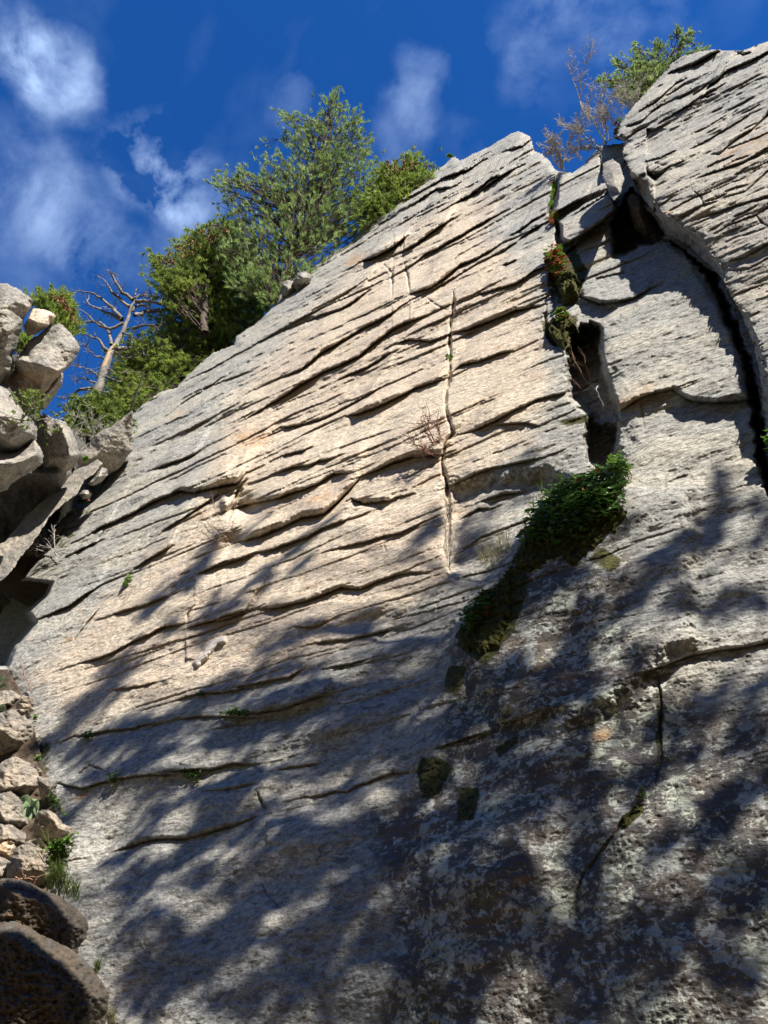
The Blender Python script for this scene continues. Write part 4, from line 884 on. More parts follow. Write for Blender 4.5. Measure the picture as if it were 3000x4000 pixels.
PINE = [(1225, 830), (1245, 790), (1290, 700), (1320, 610), (1190, 570), (1120, 470), (1300, 380)]
pine_poly = [(850, 720), (880, 690), (900, 760), (940, 660), (990, 690), (1040, 560), (1090, 540), (1110, 455), (1150, 470), (1210, 480), (1270, 440), (1302, 380), (1330, 430), (1400, 470), (1395, 530), (1448, 555), (1430, 640), (1420, 690), (1470, 700), (1500, 770), (1440, 870), (1380, 930), (1300, 985), (1210, 1060), (1120, 1080), (1080, 1150), (1020, 1180), (900, 1100), (860, 960), (900, 850), (880, 780)]
tree('pine_tree', 'tall pale green pine standing highest above the cliff rim', 'tree', pine_poly, [(1095, 1170), (1130, 1050), (1190, 900), (1250, 700), (1290, 520), (1302, 380)], 15.6, 430, 'pine', 'pine', 3, 'evergreens behind the cliff rim', 1.1, .11, tilt=2.4,
     extra=[(850, 700), (858, 720), (1302, 375), (1300, 390), (1108, 450), (1145, 465), (1270, 440), (1385, 475), (1440, 555), (1430, 600), (945, 665), (935, 690)] * 3)
tree('fir_tree', 'broad dark green fir filling the rim below and left of the tall pine', 'tree', [(640, 1120), (720, 1030), (800, 960), (880, 900), (960, 980), (1050, 1100), (1080, 1180), (1000, 1270), (900, 1330), (820, 1390), (740, 1460), (690, 1520), (560, 1580), (500, 1620), (440, 1560), (470, 1400), (540, 1340), (600, 1250), (640, 1190)],
     [(880, 1390), (900, 1200), (905, 1000), (900, 900)], 15.2, 560, 'fir', 'dense', 5, 'evergreens behind the cliff rim', 1.0, .12, tilt=3.0, nsub=7, cl=.42)
tree('fir_tree', 'dark fir with brown cone clusters at its tops, behind the tall pine on its left', 'tree', [(600, 1030), (615, 1000), (650, 1010), (690, 1060), (700, 990), (730, 930), (790, 900), (860, 860), (920, 880), (900, 980), (820, 1060), (760, 1150), (680, 1200), (620, 1130)],
     [(800, 1300), (800, 1100), (830, 950), (850, 870)], 16.4, 210, 'fir', 'dense', 6, 'evergreens behind the cliff rim', .6, .09, tilt=4.0, cones=([(600, 1030), (620, 990), (690, 960), (740, 920), (850, 862), (900, 900), (740, 990), (640, 1060)], 60), nsub=7, cl=.35)
tree('fir_tree', 'low dark fir at the foot of the dead tree', 'tree', [(440, 1620), (450, 1500), (500, 1380), (560, 1340), (640, 1390), (680, 1500), (620, 1540), (500, 1640)], [(530, 1640), (540, 1500), (550, 1380)], 15.4, 180, 'fir', 'dense', 7, 'evergreens behind the cliff rim', .7, .07, tilt=2.8, nsub=8, cl=.4)
tree('fir_tree', 'yellow green fir peeking over the rim right of the tall pine', 'tree', [(1440, 760), (1470, 680), (1510, 640), (1560, 630), (1620, 615), (1690, 650), (1680, 690), (1600, 750), (1510, 820), (1440, 880), (1400, 900), (1420, 800)], [(1560, 860), (1560, 740), (1580, 640)], 16.6, 170, 'fir', 'dense', 8, 'evergreens behind the cliff rim', .7, .07, tilt=2.8,
     cones=([(1480, 690), (1520, 630), (1620, 615), (1690, 650), (1600, 660)], 40), nsub=7, cl=.35)
tree('fir_tree', 'small fir with brown cones behind the perched tan boulder', 'tree', [(135, 1185), (160, 1160), (200, 1150), (250, 1160), (280, 1210), (300, 1270), (280, 1300), (240, 1290), (190, 1240)], [(200, 1500), (205, 1330), (200, 1150)], 14.0, 90, 'fir', 'dense', 9, 'evergreens behind the cliff rim', .6, .05,
     cones=([(170, 1150), (250, 1155), (300, 1230), (290, 1280), (250, 1190)], 40), nsub=6, cl=.22)
tree('fir_tree', 'small fir seen through the gap under the jutting block', 'tree', [(75, 1340), (90, 1310), (112, 1325), (108, 1350), (80, 1360)], [(95, 1450), (92, 1330)], 13.0, 16, 'fir', 'dense', 10, None, .3, .03, nsub=6, cl=.15)
tree('spruce_tree', 'pale green spruce leaning over the top of the buttress', 'tree', [(2390, 330), (2400, 290), (2450, 280), (2500, 250), (2560, 240), (2610, 230), (2650, 210), (2680, 215), (2640, 250), (2600, 300), (2540, 340), (2480, 380), (2420, 370)],
     [(2520, 380), (2530, 320), (2600, 240), (2660, 150)], 13.0, 75, 'pine', 'spiky', 11, None, .4, .03, nsub=8, cl=.13,
     extra=[(2350, 320), (2358, 312), (2400, 240), (2410, 255), (2480, 185), (2485, 205), (2490, 225), (2565, 172), (2562, 195), (2560, 215), (2650, 125), (2690, 128), (2670, 150), (2660, 175), (2745, 192), (2720, 200)] * 3)

# bare bushes beside the buttress
def bare_bush(name, label, cat, starts, t, mat, seed, depth=3, spread=.5, parent=None, r=.011, jit=.18, group=None):
    rs = np.random.RandomState(seed); mb = MB()
    for (x0, y0, x1, y1) in starts:
        a = at(x0, y0, t); b = at(x1, y1, t + rs.uniform(-.3, .3)); L = np.linalg.norm(b - a)
        def grow(a, d, L, r, lev):
            n = 5; p = [a]; dd = d
            for i in range(n): dd = unit(dd + rs.normal(0, jit, 3)); p.append(p[-1] + dd * L / n)
            mb.tube(p, np.linspace(r, r * .45, n + 1), 4)
            if lev > 0:
                for i in range(1, n + 1):
                    for _ in range(2 if i > 2 else 1): grow(p[i], unit(dd + rs.normal(0, spread, 3)), L * rs.uniform(.3, .55), r * .6, lev - 1)
        grow(a, unit(b - a), L, r, depth)
    return mb.build(name, M[mat], parent, label=label, cat=cat, group=group)
bare_bush('bare_bush', 'leafless pale bush in the notch between cliff peak and buttress', 'bush', [(2190, 660, 2160, 560), (2195, 662, 2210, 550), (2200, 665, 2240, 610), (2185, 660, 2130, 575)], 12.5, 'twig', 21, 3, .55, r=.013, group='leafless bushes')
bare_bush('bare_bush', 'tall thin leafless shrub rising left of the spruce on the buttress', 'bush', [(2370, 560, 2290, 320), (2365, 565, 2330, 420), (2375, 550, 2390, 400), (2350, 580, 2250, 500), (2345, 585, 2270, 560)], 12.3, 'twig', 22, 3, .5, r=.012, group='leafless bushes')
bare_bush('bare_bush', 'brown tangle of dead stems just below the spruce on the buttress', 'bush', [(2440, 480, 2430, 380), (2450, 470, 2480, 370), (2455, 460, 2510, 390), (2435, 500, 2400, 440), (2430, 500, 2460, 400)], 12.2, 'twig', 23, 3, .5, r=.006, group='leafless bushes')

# the dead tree
dt_root = empty('dead_tree', at(366, 1590, 15.0), 'dead leaning tree with bare twisting grey branches against the sky', 'tree')
def C3(x, y): return (.6028 * x, 900 + .6028 * y)
rs = np.random.RandomState(77)
trunk = [C3(*p) for p in [(600, 1150), (615, 1100), (645, 1000), (690, 870), (740, 760), (800, 650), (830, 560), (865, 460), (885, 375)]]
wd = [66, 60, 54, 46, 40, 33, 25, 16, 6]
TT = 15.0
def lift(pts, t0, t1): return np.array([at(p[0], p[1], t0 + (t1 - t0) * i / max(1, len(pts) - 1) + (4.4 * (1590 - p[1]) / 1000. if t0 == TT else 0)) for i, p in enumerate(pts)])
def fine(pts, n, j, rs):
    pts = np.asarray(pts); s0 = np.linspace(0, 1, len(pts)); s1 = np.linspace(0, 1, n)
    q = np.stack([np.interp(s1, s0, pts[:, k]) for k in range(3)], 1); q[1:-1] += rs.normal(0, j, (n - 2, 3)); return q
mb = MB(); tp = lift(trunk, TT, TT)
tq = fine(tp, 26, .012, rs); rr_ = np.interp(np.linspace(0, 1, 26), np.linspace(0, 1, 9), [w * .6028 * TT / F * .5 for w in wd]) * (1 + .12 * rs.normal(size=26))
mb.tube(tq, rr_, 10); mb.build('trunk', M['dead'], dt_root)
mb = MB(); side = unit(np.cross(unit(tp[5] - tp[2]), raydirs(450, 1400)))
qa = tq[8:15] + unit(-raydirs(450, 1350)) * (rr_[8:15, None] * .35) - side * (rr_[8:15, None] * -.25); mb.tube(qa, rr_[8:15] * np.array([.3, .75, .8, .78, .8, .7, .2]), 9); mb.build('bare_wood', M['deadtan'], dt_root)
limbs = [[(840, 495), (770, 440), (720, 390), (690, 330), (625, 290)], [(860, 450), (790, 400), (740, 320), (715, 270), (770, 295)], [(790, 570), (720, 500), (640, 430), (580, 400), (495, 395)],
         [(790, 580), (700, 540), (640, 510), (570, 480), (575, 420)], [(880, 460), (960, 465), (1060, 475), (1055, 430), (1030, 395)], [(870, 550), (960, 525), (1040, 520), (1160, 475)],
         [(720, 740), (700, 660), (660, 600), (560, 590), (450, 600)], [(800, 600), (700, 640), (640, 620), (560, 540), (500, 500)], [(860, 640), (920, 615), (1000, 620), (1030, 650)],
         [(670, 830), (600, 800), (550, 740)], [(630, 940), (580, 900), (510, 880)], [(760, 770), (850, 760), (950, 800), (980, 830)], [(690, 950), (780, 980), (870, 990)], [(650, 1040), (760, 1060), (880, 1170)],
         [(590, 1030), (520, 1030), (440, 1090), (390, 1080)], [(700, 780), (660, 760), (640, 700), (560, 680), (500, 660)], [(640, 1000), (560, 960), (470, 970)], [(870, 440), (940, 420), (990, 440)],
         [(790, 660), (850, 680), (860, 730)], [(840, 520), (900, 480), (960, 500), (1000, 540)], [(740, 780), (800, 830), (930, 810)], [(690, 890), (740, 930), (820, 920)]]
for L_ in limbs:
    px = [C3(*p) for p in L_]; dtt = rs.uniform(-.9, .9)
    q = fine(lift(px, TT, TT + dtt), 14, .012, rs); mb = MB(); n0 = rs.uniform(.036, .050) if len(L_) > 3 else .024
    mb.tube(q, np.linspace(n0, .008, 14), 6)
    for i in range(2, 14):
        for _ in range(rs.randint(0, 3)):
            d = unit(unit(q[min(i, 12) + 1] - q[i - 1]) * .5 + rs.normal(0, .6, 3) + np.array([0, 0, .15])); ln = rs.uniform(.12, .42)
            p = [q[i]]
            for k in range(5): d = unit(d + rs.normal(0, .28, 3)); p.append(p[-1] + d * ln / 5)
            mb.tube(p, np.linspace(.009, .003, 6), 4)
            if rs.rand() < .5:
                d2 = unit(d + rs.normal(0, .7, 3)); p2 = [p[2], p[2] + d2 * .07, p[2] + unit(d2 + rs.normal(0, .3, 3)) * .16]; mb.tube(p2, [.006, .004, .002], 3)
    mb.build('branch', M['dead'], dt_root)
mb = MB(); mb.tube(lift([C3(935, 905), C3(905, 1000), C3(865, 1110), C3(835, 1200)], 14.6, 14.6), [.006, .02, .022, .024], 6)
mb.build('dead_sapling', M['dead'], None, label='slim white dead sapling standing right of the dead tree', cat='tree')

# leafy shrubs at the left rim
tree('leafy_shrub', 'light green leafy shrub growing at the foot of the dead tree', 'shrub', [(280, 1640), (300, 1560), (350, 1540), (400, 1560), (450, 1590), (480, 1650), (470, 1720), (420, 1740), (350, 1700), (300, 1690)], [(380, 1780), (385, 1700), (380, 1620)], 12.6, 130, 'shrub', 'leafy', 12, None, .5, .02, nsub=9, cl=.22)
tree('leafy_shrub', 'wispy pale green shrub spilling over the rim right of the leafy shrub', 'shrub', [(440, 1700), (480, 1660), (490, 1720), (485, 1790), (440, 1800)], [(450, 1800), (460, 1740)], 11.8, 40, 'shrub', 'leafy', 14, None, .3, .012, nsub=8, cl=.14)
bare_bush('bare_bush', 'grey leafless brush below the leafy shrub at the gully top', 'bush', [(330, 1790, 300, 1680), (350, 1780, 370, 1680), (320, 1790, 270, 1700), (340, 1785, 340, 1650), (370, 1760, 420, 1690)], 11.6, 'twig', 24, 2, .5, r=.010, group='leafless bushes')

def twigs(name, label, cat, lines, t, mat, seed, r=.006, sub=6, sl=.08, leaf=None, group=None):
    rs = np.random.RandomState(seed); mb = MB(); lf = []
    for ln in lines:
        if t is None: q = np.array([surf(x, y, o_) for x, y, o_ in ln])
        else: q = lift(ln, t, t)
        q = fine(q, 10, .004 * (1 if t is None else 2), rs); mb.tube(q, np.linspace(r, r * .4, 10), 4)
        for _ in range(sub):
            i = rs.randint(2, 9); d = unit(rs.normal(0, 1, 3) + unit(q[-1] - q[0])); e = q[i] + d * sl * rs.uniform(.4, 1.3); mb.tube(curve(q[i], e, rs.normal(0, sl * .12, 3), 4), np.linspace(r * .5, r * .25, 4), 3); lf.append(e)
    if leaf:
        root = empty(name, lf[0], label, cat, group); mb.build('stem', M[mat], root); m2 = MB()
        lf = np.repeat(np.array(lf), 3, 0) + rs.normal(0, sl * .25, (len(lf) * 3, 3)); tufts(m2, lf, rs.normal(size=lf.shape), .045, 5, 1.5, .012, rs); f = m2.build('foliage', M[leaf], root, smooth=False); f['kind'] = 'stuff'; return root
    return mb.build(name, M[mat], None, label=label, cat=cat, group=group)
def CA(x, y): return (.4521 * x, 1050 + .4521 * y)
twigs('thorny_twig', 'thin leafy thorny twig stretched across the rounded left boulder', 'twig', [[CA(-40, 1275), CA(120, 1282), CA(300, 1320), CA(420, 1300), CA(520, 1300)], [CA(240, 1230), CA(265, 1155)], [CA(320, 1230), CA(300, 1165)]], 8.3, 'twig', 31, .007, 14, .16, 'shrub')
GT = 'dry twiggy plants rooted in cracks of the cliff'
twigs('dry_twigs', 'reddish dead twigs hanging in the crack junction right of centre', 'twigs', [[(1725, 1775, .02), (1690, 1740, .1), (1680, 1700, .18)], [(1720, 1775, .02), (1700, 1720, .15), (1720, 1690, .2)], [(1715, 1790, .02), (1660, 1790, .15), (1635, 1775, .2)], [(1725, 1770, .02), (1740, 1730, .12), (1735, 1700, .15)], [(1720, 1790, .02), (1690, 1810, .12), (1660, 1800, .15)]], None, 'redtwig', 32, .007, 22, .12, group=GT)
twigs('dry_twigs', 'bare thin twigs over the dark pocket left of centre', 'twigs', [[(900, 2110, .02), (870, 2040, .1), (855, 1960, .15)], [(895, 2115, .02), (850, 2080, .1), (810, 2050, .15)], [(905, 2110, .02), (930, 2060, .1)], [(890, 2120, .02), (850, 2140, .1), (820, 2120, .15)]], None, 'redtwig', 33, .004, 10, .1, group=GT)
twigs('dry_twigs', 'pale dead stems crossing the mossy notch above the black gully', 'twigs', [[(270, 2170, .05), (200, 2165, .15), (150, 2160, .2)], [(240, 2190, .05), (180, 2120, .2), (178, 2095, .2)], [(200, 2180, .1), (150, 2175, .2), (95, 2190, .25)], [(235, 2160, .1), (250, 2130, .2), (255, 2110, .2)]], None, 'twig', 34, .006, 16, .12, group=GT)
twigs('dry_twigs', 'slender bare stalk curling over the black shade at the left edge', 'twigs', [[(120, 2425, .2), (70, 2370, .4), (50, 2310, .4), (80, 2245, .4)], [(60, 2350, .4), (80, 2330, .4)]], None, 'twig', 35, .005, 6, .15, group=GT)
twigs('dry_twigs', 'bare stalk with forked tip at the dark chimney mouth', 'twigs', [[(2405, 1710, .25), (2385, 1650, .3), (2375, 1605, .3)], [(2378, 1640, .3), (2350, 1615, .3)], [(2382, 1640, .3), (2400, 1615, .3)]], None, 'twig', 36, .004, 5, .08, group=GT)
twigs('dry_twigs', 'pinkish dead twigs across the upper dark hollow of the chimney', 'twigs', [[(2340, 1590, .2), (2300, 1545, .4), (2290, 1500, .4)], [(2345, 1580, .2), (2330, 1520, .4)], [(2330, 1600, .1), (2270, 1580, .3)]], None, 'redtwig', 37, .004, 12, .1, group=GT)
twigs('dry_twigs', 'tangle of grey stems in the deep crack below the junction', 'twigs', [[(1755, 2220, .02), (1760, 2120, .06), (1765, 2000, .06)], [(1760, 2200, .02), (1820, 2150, .08), (1850, 2140, .1)], [(1755, 2180, .02), (1790, 2120, .1), (1840, 2060, .1)], [(1750, 2150, .02), (1752, 2060, .05), (1750, 1960, .05)]], None, 'twig', 38, .0035, 18, .09, group=GT)
twigs('dry_stalk', 'upright brown dead stalk at the cliff foot on the left', 'stalk', [[(125, 2705, .02), (112, 2640, .08), (100, 2595, .1)]], None, 'redtwig', 39, .005, 3, .05)
twigs('fallen_stick', 'bent dry stick lying on the rubble above the foreground boulder', 'stick', [[(60, 3425), (100, 3435), (140, 3432), (185, 3420)], [(100, 3435), (90, 3410), (95, 3395)]], 4.35, 'redtwig', 40, .006, 5, .05)

def leaves(name, label, poly, n, size, mat, seed, cat='plant', lift_=.05, group=None, t=None, red=0, moss=False, grass=0, lobes=5):
    """a patch of broad lobed leaves on the wall (or at distance t)"""
    rs = np.random.RandomState(seed); q = sample_poly(poly, n, rs)
    # leaves crowd into rosettes
    cent = sample_poly(poly, max(3, n // 14), rs); k = rs.randint(0, len(cent), n); q = q * .55 + cent[k] * .45
    cx, cy = np.mean(np.array(poly), 0)
    root = empty(name, surf(cx, cy) if t is None else at(cx, cy, t), label, cat, group)
    def place(x, y, o_): return surf(x, y, o_) if t is None else at(x, y, t - o_)
    mb, mr, st = MB(), MB(), MB()
    for i in range(n):
        base = place(q[i, 0], q[i, 1], rs.uniform(.0, lift_ * .3)); c = place(q[i, 0], q[i, 1], rs.uniform(.3, 1) * lift_) + np.array([0, 0, rs.uniform(-.3, .5) * lift_])
        nr = unit(Nn * .7 + np.array([0, 0, .8]) + SDIR * .3 + rs.normal(0, .42, 3)); a = unit(np.cross(nr, rs.normal(size=3))); b = np.cross(nr, a)
        s_ = size * rs.uniform(.55, 1.25); m = lobes * 2; th = np.arange(m) * 2 * np.pi / m + rs.uniform(0, 6)
        rad = s_ * np.where(np.arange(m) % 2 == 0, 1, .72) * rs.uniform(.85, 1.1, m)
        rim_ = c + (a[None] * np.cos(th)[:, None] + b[None] * np.sin(th)[:, None] * .85) * rad[:, None] + nr * (rs.normal(0, .12, (m, 1)) * s_)
        V = np.concatenate([[c - nr * s_ * .22], rim_]); f = np.stack([np.zeros(m, int), 1 + np.arange(m), 1 + (np.arange(m) + 1) % m], 1)
        (mr if rs.rand() < red else mb).add(V, f)
        if i % 3 == 0: st.tube([base, (base + c) / 2 + rs.normal(0, .004, 3), c], [.0016, .0014, .0012], 3)
    o = mb.build('foliage', M[mat], root, smooth=False); o['kind'] = 'stuff'
    if mr.v: o = mr.build('red_foliage', M['leafred'], root, smooth=False); o['kind'] = 'stuff'
    if st.v: o = st.build('stems', M['redtwig'], root); o['kind'] = 'stuff'
    if grass:
        g = MB(); gp = sample_poly(poly, grass, rs); GC = np.array([place(x, y, .01) for x, y in gp]); tufts(g, GC, np.tile(unit(Nn + np.array([0, 0, .9])), (len(GC), 1)), .13, 12, .6, .0025, rs); o = g.build('grass_blades', M['ggrass'], root, smooth=False); o['kind'] = 'stuff'
    return root
def moss_pad(label, poly, seed, h=.022, t=None, group='moss cushions on the cliff'):
    """a lumpy cushion lying on the rock"""
    xs = [p[0] for p in poly]; ys = [p[1] for p in poly]; gx = np.arange(min(xs) - 6, max(xs) + 7, 3.2); gy = np.arange(min(ys) - 6, max(ys) + 7, 3.2); x, y = np.meshgrid(gx, gy)
    d = sdf(wig(poly, 10, 10, seed), x + 17 * fbm(x / 26, y / 26, 4, seed + 3, .65), y + 17 * fbm(x / 26, y / 26, 4, seed + 6, .65)); I = np.clip(np.searchsorted(GY, y), 0, len(GY) - 1); J = np.clip(np.searchsorted(GX, x), 0, len(GX) - 1)
    off = h * (np.clip(d / 18, 0, 1) ** .6 * (.8 + .5 * fbm(x / 16, y / 16, 3, seed)) + .25 * fbm(x / 6, y / 6, 2, seed)) + .003
    P = P_main[I, J] + Nn * off[..., None]
    c = d > 0; c = c[:-1, :-1] & c[1:, 1:] & c[:-1, 1:] & c[1:, :-1]
    o = sheet('moss', gx, gy, P, c, np.broadcast_to(-Nn * (h * 1.5 + .01), P.shape), M['moss'], {}, frame=False); o['kind'] = 'stuff'; o['label'] = label
    o['group'] = group
    return o
GP = 'leafy plants growing on the cliff'
BIG = [(2040, 2100), (2090, 1990), (2130, 1930), (2220, 1900), (2320, 1880), (2360, 1850), (2440, 1830), (2485, 1870), (2470, 1930), (2460, 2010), (2400, 2060), (2300, 2090), (2260, 2150), (2160, 2150), (2080, 2160), (2020, 2190)]
moss_pad('dark moss under the largest leafy patch', [(2000, 2200), (2060, 2080), (2140, 1990), (2300, 1960), (2450, 1990), (2400, 2070), (2280, 2170), (2240, 2210), (2170, 2170), (2060, 2240)], 4, .03)
leaves('leafy_plant', 'largest dense patch of dark green scalloped leaves below the chimney', BIG, 2300, .027, 'leafdark', 41, lift_=.11, group=GP, red=.015, grass=8)
leaves('leafy_plant', 'bright tip of green leaves at the upper right of the largest patch', [(2370, 1860), (2400, 1835), (2450, 1825), (2490, 1865), (2470, 1920), (2400, 1910)], 150, .024, 'leaf', 42, lift_=.13, group=GP)
moss_pad('brown green moss beside the second leafy patch', [(1950, 2270), (1990, 2200), (2010, 2260), (2000, 2400), (1950, 2520), (1890, 2560), (1830, 2540), (1780, 2480), (1850, 2400), (1900, 2330)], 5, .03)
leaves('leafy_plant', 'second dark green leafy patch on the moss left of the mossy shoulder', [(1830, 2400), (1860, 2340), (1900, 2315), (1945, 2330), (1950, 2380), (1910, 2440), (1870, 2500), (1800, 2530), (1790, 2490)], 230, .024, 'leafdark', 43, lift_=.08, group=GP, red=.03)
moss_pad('bright yellow green moss strip in the lower right groove', [(2422, 3232), (2432, 3200), (2470, 3160), (2505, 3143), (2508, 3158), (2470, 3190), (2436, 3236)], 8, .014)
leaves('leafy_plant', 'tiny green and red plant above the mossy groove at lower right', [(2480, 3130), (2500, 3080), (2525, 3070), (2540, 3110), (2515, 3140)], 34, .007, 'leaf', 44, lift_=.02, group=GP, red=.3)
leaves('leafy_plant', 'bright green leaves cut by the right edge beside the chimney', [(2955, 1720), (2990, 1690), (3050, 1680), (3060, 1800), (2985, 1770)], 120, .026, 'leaf', 45, lift_=.10, group=GP, t=4.35)
leaves('leafy_plant', 'green and red plant cluster hanging on the moss of the upper chimney', [(2135, 1030), (2165, 990), (2215, 1000), (2225, 1050), (2200, 1110), (2165, 1130), (2140, 1090)], 240, .045, 'leaf', 46, lift_=.16, group=GP, red=.45)
moss_pad('dark wet moss knobs below the red plant cluster', [(2170, 1130), (2190, 1080), (2240, 1070), (2270, 1110), (2255, 1160), (2210, 1180)], 9, .10)
moss_pad('dark moss tuft above the curved black hollow', [(2135, 1320), (2150, 1270), (2190, 1240), (2250, 1250), (2255, 1310), (2235, 1370), (2190, 1370), (2160, 1340)], 10, .08)
leaves('leafy_plant', 'small green and pink plant on the moss above the curved hollow', [(2170, 1265), (2200, 1240), (2240, 1250), (2235, 1275), (2190, 1285)], 80, .035, 'leaf', 47, lift_=.14, group=GP, red=.25)
leaves('leafy_plant', 'yellow green plants in the crack near the top notch', [(2145, 750), (2160, 700), (2175, 705), (2172, 770), (2155, 850), (2145, 830)], 110, .04, 'leaf', 48, lift_=.1, group=GP, red=.1)
leaves('leafy_plant', 'reddish plants in the crack below the top notch', [(2140, 860), (2160, 850), (2190, 825), (2185, 870), (2165, 900)], 70, .04, 'leaf', 49, lift_=.1, group=GP, red=.7)
leaves('leafy_plant', 'green and red plants on the skyline under the thin bare shrub', [(2390, 520), (2420, 470), (2450, 440), (2440, 500), (2430, 560), (2400, 550)], 90, .04, 'leaf', 50, lift_=.15, group=GP, red=.4, t=12.0)
leaves('leafy_plant', 'tiny green sprig in the thin crack right of centre', [(1748, 1395), (1762, 1388), (1765, 1410), (1752, 1415)], 26, .022, 'leaf', 51, lift_=.04, group=GP)
leaves('leafy_plant', 'small bright green tuft on the sunlit lower left face', [(478, 2295), (500, 2250), (525, 2240), (522, 2265), (490, 2305)], 70, .018, 'leaf', 52, lift_=.05, group=GP)
leaves('leafy_plant', 'bright green leafy row growing in a ledge at lower left', [(845, 2800), (860, 2775), (930, 2775), (1000, 2778), (1000, 2800), (930, 2808)], 150, .014, 'leaf', 53, lift_=.04, group=GP)
leaves('leafy_plant', 'dark tuft in the ledge above the bright leafy row', [(770, 2725), (780, 2705), (805, 2708), (800, 2728)], 40, .012, 'leafdark', 54, lift_=.03, group=GP)
leaves('leafy_plant', 'green plant where the lowest left ledge meets the gully', [(318, 2895), (325, 2860), (360, 2865), (395, 2862), (375, 2885), (345, 2900)], 80, .014, 'leafdark', 55, lift_=.05, group=GP)
leaves('leafy_plant', 'dark plant under the bulging ledge at lower left', [(420, 3075), (435, 3035), (480, 3030), (490, 3050), (450, 3080)], 80, .013, 'leafdark', 56, lift_=.05, group=GP)
leaves('leafy_plant', 'green vine running down the crack end at lower left of centre', [(690, 3000), (740, 2995), (780, 3020), (800, 3035), (795, 3060), (775, 3075), (755, 3040), (700, 3018)], 120, .013, 'leafdark', 57, lift_=.05, group=GP)
leaves('leafy_plant', 'green plants below the slanting ledge top at upper left', [(405, 1840), (420, 1790), (455, 1782), (460, 1800), (440, 1830), (420, 1850)], 120, .03, 'leaf', 58, lift_=.15, group=GP)
leaves('leafy_plant', 'green and red sedum on the mossy step of the upper gully', [(292, 1965), (300, 1945), (330, 1940), (370, 1955), (365, 1975), (300, 1985)], 130, .022, 'leaf', 59, lift_=.08, group=GP, red=.35)
leaves('leafy_plant', 'small green leaves on top of the leaning rock ledge', [(315, 1800), (330, 1780), (350, 1785), (345, 1805)], 60, .025, 'leaf', 60, lift_=.05, group=GP, t=9.1)
leaves('leafy_plant', 'bright leafy patch spilling between rubble and cliff', [(160, 3330), (190, 3290), (240, 3270), (290, 3255), (315, 3240), (320, 3270), (290, 3310), (260, 3350), (250, 3420), (190, 3460), (170, 3370)], 460, .015, 'leaf', 61, lift_=.04, group=GP, t=4.55, grass=5)
leaves('leafy_plant', 'green leaves between the small dark rock and the grey rubble rock', [(150, 3120), (180, 3085), (215, 3090), (250, 3160), (262, 3190), (240, 3205), (200, 3150)], 130, .012, 'leafdark', 62, lift_=.04, group=GP, t=4.95)
leaves('leafy_plant', 'few green leaves in the corner beside the cracked brown rock', [(120, 2975), (140, 2940), (165, 2945), (160, 2985)], 34, .014, 'leaf', 63, lift_=.04, group=GP, t=5.4)
leaves('leafy_plant', 'few green leaves beside the small pale rock at the cliff foot', [(120, 2820), (130, 2790), (152, 2795), (140, 2830)], 30, .014, 'leaf', 64, lift_=.04, group=GP, t=5.75)
leaves('leafy_plant', 'small green sprout right of the dark moss on the rim peak', [(1738, 618), (1750, 600), (1770, 600), (1768, 616)], 30, .05, 'leaf', 65, lift_=.05, group=GP, t=15.0)
def grass(name, label, poly, n, L, mat, seed, t, group=None, w=.0018):
    rs = np.random.RandomState(seed); q = sample_poly(poly, n, rs); C = np.array([at(x, y, t) if t else surf(x, y, .01) for x, y in q]); mb = MB()
    tufts(mb, C, np.tile(np.array([-.1, -.35, .8]), (n, 1)), L, 9, .55, w, rs); return mb.build(name, M[mat], None, smooth=False, label=label, cat='grass', group=group)
GG = 'grass tufts on the rocks'
grass('grass_tuft', 'green grass below the bright leafy patch at lower left', [(180, 3470), (230, 3400), (250, 3430), (300, 3490), (330, 3520), (250, 3500)], 60, .09, 'ggrass', 71, 4.28, GG)
grass('grass_tuft', 'small grass tuft in the corner beside the foreground boulder', [(360, 3810), (370, 3780), (400, 3790), (400, 3820)], 14, .06, 'ggrass', 72, 3.85, GG)
grass('grass_tuft', 'dry grass tuft at the bottom edge beside the corner boulder', [(420, 3990), (430, 3970), (450, 3975), (450, 3998)], 10, .05, 'grass', 73, 3.4, GG)
grass('grass_tuft', 'dry yellow grass left of the mossy shoulder', [(1870, 2190), (1960, 2130), (2000, 2090), (1990, 2160), (1950, 2220), (1890, 2230)], 40, .13, 'grass', 74, None, GG, .0014)
grass('grass_tuft', 'dry grass in front of the largest leafy patch', [(2280, 1900), (2310, 1860), (2350, 1880), (2330, 1920)], 16, .12, 'grass', 75, None, GG, .0014)
def mullein(label, blades, t, seed):
    root = empty('mullein', at(blades[0][0], blades[0][1], t), label, 'plant', 'mullein plants in the rubble')
    rs = np.random.RandomState(seed)
    for (x0, y0, x1, y1, w) in blades:
        a = at(x0, y0, t); b = at(x1, y1, t - .06); side = unit(np.cross(b - a, raydirs(x0, y0))) * w * t / F; nrm_ = unit(np.cross(side, b - a))
        V = []; n = 7
        for k in range(n):
            s_ = k / (n - 1); c = a + (b - a) * s_ + np.array([0, 0, .03]) * math.sin(s_ * 3.14); ww = math.sin(math.pi * min(.98, s_ * .9 + .06)) ** .8
            V += [c - side * ww, c - nrm_ * .006 * ww, c + side * ww]
        f = [(3 * k + j, 3 * k + j + 1, 3 * k + j + 4, 3 * k + j + 3) for k in range(n - 1) for j in range(2)]
        mb = MB(); mb.add(V, None, f); mb.build('leaf', M['mullein'], root)
def CB(x, y): return (.4295 * x, 2550 + .4295 * y)
def bl(x0, y0, x1, y1, w): a = CB(x0, y0); b = CB(x1, y1); return (a[0], a[1], b[0], b[1], w)
